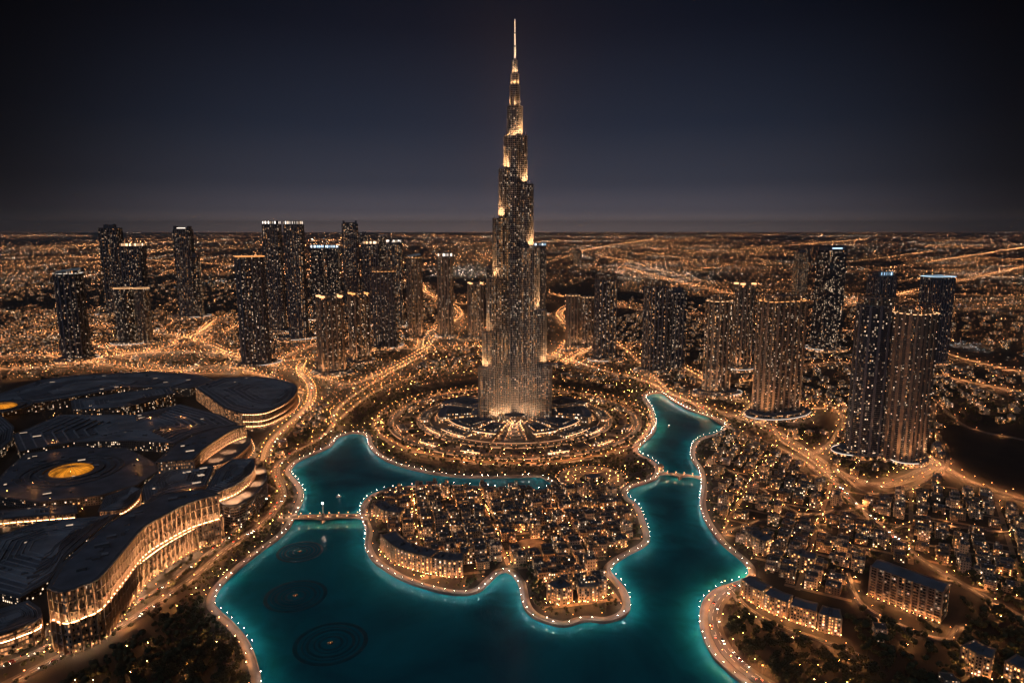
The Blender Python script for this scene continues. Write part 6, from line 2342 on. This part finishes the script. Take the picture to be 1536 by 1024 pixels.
def build_lamps():
    L = [l for l in LAMPS if l[1] > 350]
    L.sort(key=lambda l: l[0] ** 2 + l[1] ** 2)
    vis = []
    rest = []
    for l in L:
        px, py = proj(l[0], l[1], l[2])
        (vis if 0 < px < 1536 and 0 < py < 1024 and len(vis) < 300 else rest).append(l)
    protos = {}
    lab = {'white': ("white globe lamp on a short post along the lake promenade", "white lamps along the lake promenade"),
           'warm': ("warm globe lamp standing on a paved path", "warm lamps along the paved paths"),
           'lane': ("amber globe lamp on a low post between houses or trees", "amber globe lamps of the lanes and gardens"),
           'orange': ("orange street lamp on a tall grey post beside a road", "orange lamps beside the roads")}
    for (x, y, h, k) in vis:
        key = (k, h)
        if key not in protos:
            protos[key] = lamp_proto(k, h).mesh("street_lamp")
        o = bpy.data.objects.new("street_lamp", protos[key])
        COL.objects.link(o)
        o.location = (x, y, 0.1)
        tag(o, lab[k][0], 'street lamp', lab[k][1])
    for kind, mat in (('white', 'lamp_white'), ('lane', 'lamp_lane'), ('warm', 'lamp_warm'), ('orange', 'lamp_orange')):
        q = np.array([(l[0], l[1], l[2]) for l in rest if l[3] == kind])
        if len(q):
            r = 1.0 + 0.00022 * np.clip(q[:, 1] - 800, 0, 4000)
            if kind in ('white', 'lane'):
                o = bulk("street_lights", GLOBE_V, OCTA_F, q, r * nr.uniform(.6, 1.15, len(q)), np.zeros(len(q)), [M[mat]])
            else:
                o = bulk("street_lights", HEAD_V, HEAD_F, q, r * q[:, 2] / 9.0, np.zeros(len(q)), [M['lamp_dome'], M[mat]], pmi=HEAD_M)
            tag(o, "many %s street lights along streets farther off" % {'white': 'white', 'warm': 'warm white', 'lane': 'amber', 'orange': 'orange'}[kind], 'street lights', kind='stuff')
    print("LAMPS", len(L), len(rest))


# ================================================================ the far city: thousands of lights on the plain
def value_noise(x, y, seed):
    def h(i, j):
        v = np.sin(i * 127.1 + j * 311.7 + seed * 74.7) * 43758.5453
        return v - np.floor(v)
    i, j = np.floor(x), np.floor(y)
    fx, fy = x - i, y - j
    fx, fy = fx * fx * (3 - 2 * fx), fy * fy * (3 - 2 * fy)
    return (h(i, j) * (1 - fx) + h(i + 1, j) * fx) * (1 - fy) + (h(i, j + 1) * (1 - fx) + h(i + 1, j + 1) * fx) * fy


M['city_lens'] = glow("city_lens", (1.0, 0.38, 0.13), 190)
M['city_lens_white'] = glow("city_lens_white", (1.0, 0.80, 0.62), 500)
M['city_light_orange'] = glow("city_light_orange", (1.0, 0.36, 0.11), 2.6, False)
M['city_light_amber'] = glow("city_light_amber", (1.0, 0.44, 0.17), 3.8, False)
M['city_light_white'] = glow("city_light_white", (1.0, 0.76, 0.54), 5.0, False)
M['city_light_dim'] = glow("city_light_dim", (1.0, 0.33, 0.10), 1.3, False)
M['city_light_cold'] = glow("city_light_cold", (0.62, 0.86, 1.0), 2.6, False)


def far_city():
    P, K = [], []
    # 1. streets: rows of lights in two main directions, clustered into districts
    for i in range(2900):
        D = nr.uniform(55000.0 ** -.6, 1900.0 ** -.6) ** (-1 / .6)
        x = nr.uniform(-0.95, 0.95) * D
        if value_noise(np.array([x / 1500.0]), np.array([D / 2300.0]), 3)[0] < 0.42:
            continue
        a = R(12) + nr.normal(0, 0.10) + (PI / 2 if nr.random() < 0.30 else 0)
        Ln = nr.uniform(0.05, 0.22) * D
        st = max(28.0, 0.0075 * D)
        n = int(Ln / st)
        if n < 3:
            continue
        s = (np.arange(n) - n / 2) * st
        q = np.c_[x + s * math.cos(a), D + s * math.sin(a)] + nr.normal(0, st * 0.12, (n, 2))
        keep = nr.random(n) < 0.85
        q = q[keep]
        P.append(q)
        K.append(np.full(len(q), nr.choice([0, 0, 0, 0, 1, 1, 3, 3, 3, 2])))
    # 2. scatter
    n = 32000
    D = nr.uniform(58000.0 ** -.6, 1500.0 ** -.6, n) ** (-1 / .6)
    x = nr.uniform(-0.95, 0.95, n) * D
    d = value_noise(x / 700.0, D / 1200.0, 5) * 0.6 + value_noise(x / 190.0, D / 320.0, 9) * 0.4
    keep = nr.random(n) < np.clip((d - 0.25) * 2.0, 0.03, 1)
    q = np.c_[x, D][keep]
    P.append(q)
    K.append(nr.choice([0, 1, 2, 3, 4], size=len(q), p=[0.44, 0.17, 0.07, 0.31, 0.01]))
    # 3. long avenues that run to the horizon
    for px in ([(820, 452), (900, 458), (1010, 470), (1100, 476), (1240, 470)], [(900, 385), (960, 398), (1040, 420), (1150, 436), (1260, 452), (1536, 470)],
               [(1040, 380), (1150, 372), (1300, 360)], [(1100, 402), (1230, 410), (1380, 396), (1536, 372)], [(1250, 440), (1400, 452), (1536, 462)],
               [(0, 440), (60, 432), (140, 428)], [(0, 405), (100, 396), (260, 388)], [(30, 372), (200, 366), (400, 360)], [(600, 395), (660, 400), (730, 396)],
               [(640, 372), (720, 366), (900, 362)], [(820, 395), (900, 372), (980, 360)], [(1340, 424), (1430, 414), (1536, 418)], [(230, 470), (300, 440), (350, 430)],
               [(1130, 388), (1220, 398), (1400, 378)], [(620, 470), (690, 450), (720, 435)], [(0, 490), (80, 478), (150, 470)]):
        pl = catmull([gp(*p) for p in px], 400.0)
        for off in (-1, 1):
            rs = resample(pl, max(32.0, 0.0060 * pl[:, 1].mean()))
            rs = rs + normals2(rs) * off * 16 + nr.normal(0, 12, rs.shape)
            rs = rs[nr.random(len(rs)) < .7]
            P.append(rs)
            K.append(nr.choice([0, 1, 1], size=len(rs)))
    # 4. white-lit works yards and sports grounds
    for px, py, n, sx, sy in ((690, 404, 90, 120, 400), (700, 412, 60, 120, 300), (955, 403, 70, 260, 500), (1010, 418, 60, 160, 350), (1350, 376, 40, 900, 700), (905, 372, 60, 600, 600),
                              (315, 425, 50, 160, 250), (1030, 412, 30, 200, 200), (1270, 355, 50, 1500, 900), (860, 363, 40, 800, 500)):
        c = gp(px, py)
        P.append(np.c_[nr.normal(c[0], sx, n), nr.normal(c[1], sy, n)])
        K.append(np.where(nr.random(n) < 0.9, 2, 4))
    for px, py in ((1460, 462), (1445, 520), (1428, 518), (1462, 520)):
        c = gp(px, py)
        P.append(np.c_[nr.normal(c[0], 40, 10), nr.normal(c[1], 60, 10)])
        K.append(np.full(10, 4))
    P = np.vstack(P)
    K = np.concatenate(K)
    ok = (P[:, 1] > 1500) & (np.abs(P[:, 0]) < 0.98 * P[:, 1] + 300)
    for (tx, ty, tr) in TOWERS:
        ok &= (P[:, 0] - tx) ** 2 + (P[:, 1] - ty) ** 2 > (tr * 0.8) ** 2
    ok &= ~inside(SHORE, P)
    # the dark parkland and empty plots stay dark
    for poly in DARK_PX:
        ok &= ~inside([gp(*p) for p in poly], P)
    near_plaza = (P[:, 0] - PLX) ** 2 + (P[:, 1] - PLY) ** 2 < 400 ** 2
    ok &= ~near_plaza
    P, K = P[ok], K[ok]
    D = P[:, 1]
    rad = 0.00035 * D * nr.uniform(0.55, 1.25, len(D)) * 1.0
    pos = np.c_[P, 5 + rad * 3]
    names = ("city_light_orange", "city_light_amber", "city_light_white", "city_light_dim", "city_light_cold")
    said = ("orange", "amber", "white", "dim red-orange", "cold blue-white")
    for k in range(5):
        q = K == k
        o = bulk("city_lights", HEAD_V, HEAD_F, pos[q], rad[q] * 1.7, nr.uniform(0, 1.5, q.sum()), [M[names[k]], M['city_lens_white' if k in (2, 4) else 'city_lens']], pmi=HEAD_M)
        tag(o, "countless %s lights of the city spread over the plain to the horizon" % said[k], 'city lights', kind='stuff')
    print("FAR", len(P))


DARK_PX = [[(1390, 640), (1536, 640), (1640, 720), (1536, 735), (1460, 705), (1400, 690)], [(885, 430), (960, 440), (1080, 446), (1000, 480), (900, 462), (820, 430)],
           [(0, 575), (110, 562), (330, 563), (450, 570), (450, 640), (330, 1024), (0, 1024)]]
PLX, PLY = 5.5, 1446.0
far_city()
build_lamps()
# ================================================================ haze
def haze():
    m = bpy.data.materials.new("haze")
    m.use_nodes = True
    nt = m.node_tree
    nt.nodes.clear()
    o = nt.nodes.new("ShaderNodeOutputMaterial")
    v = nt.nodes.new("ShaderNodeVolumePrincipled")
    v.inputs['Color'].default_value = (0.85, 0.82, 0.82, 1)
    v.inputs['Density'].default_value = HAZE_D
    v.inputs['Anisotropy'].default_value = 0.2
    nt.links.new(v.outputs[0], o.inputs['Volume'])
    mb = MB()
    p = [(-61000, -9000), (61000, -9000), (61000, 61000), (-61000, 61000)]
    mb.prism(p, -6.0, 900.0, m, m, True)
    h = mb.build("haze")
    tag(h, "thin night haze over the whole city", 'haze', kind='stuff')


HAZE_D = 2.3e-5
haze()
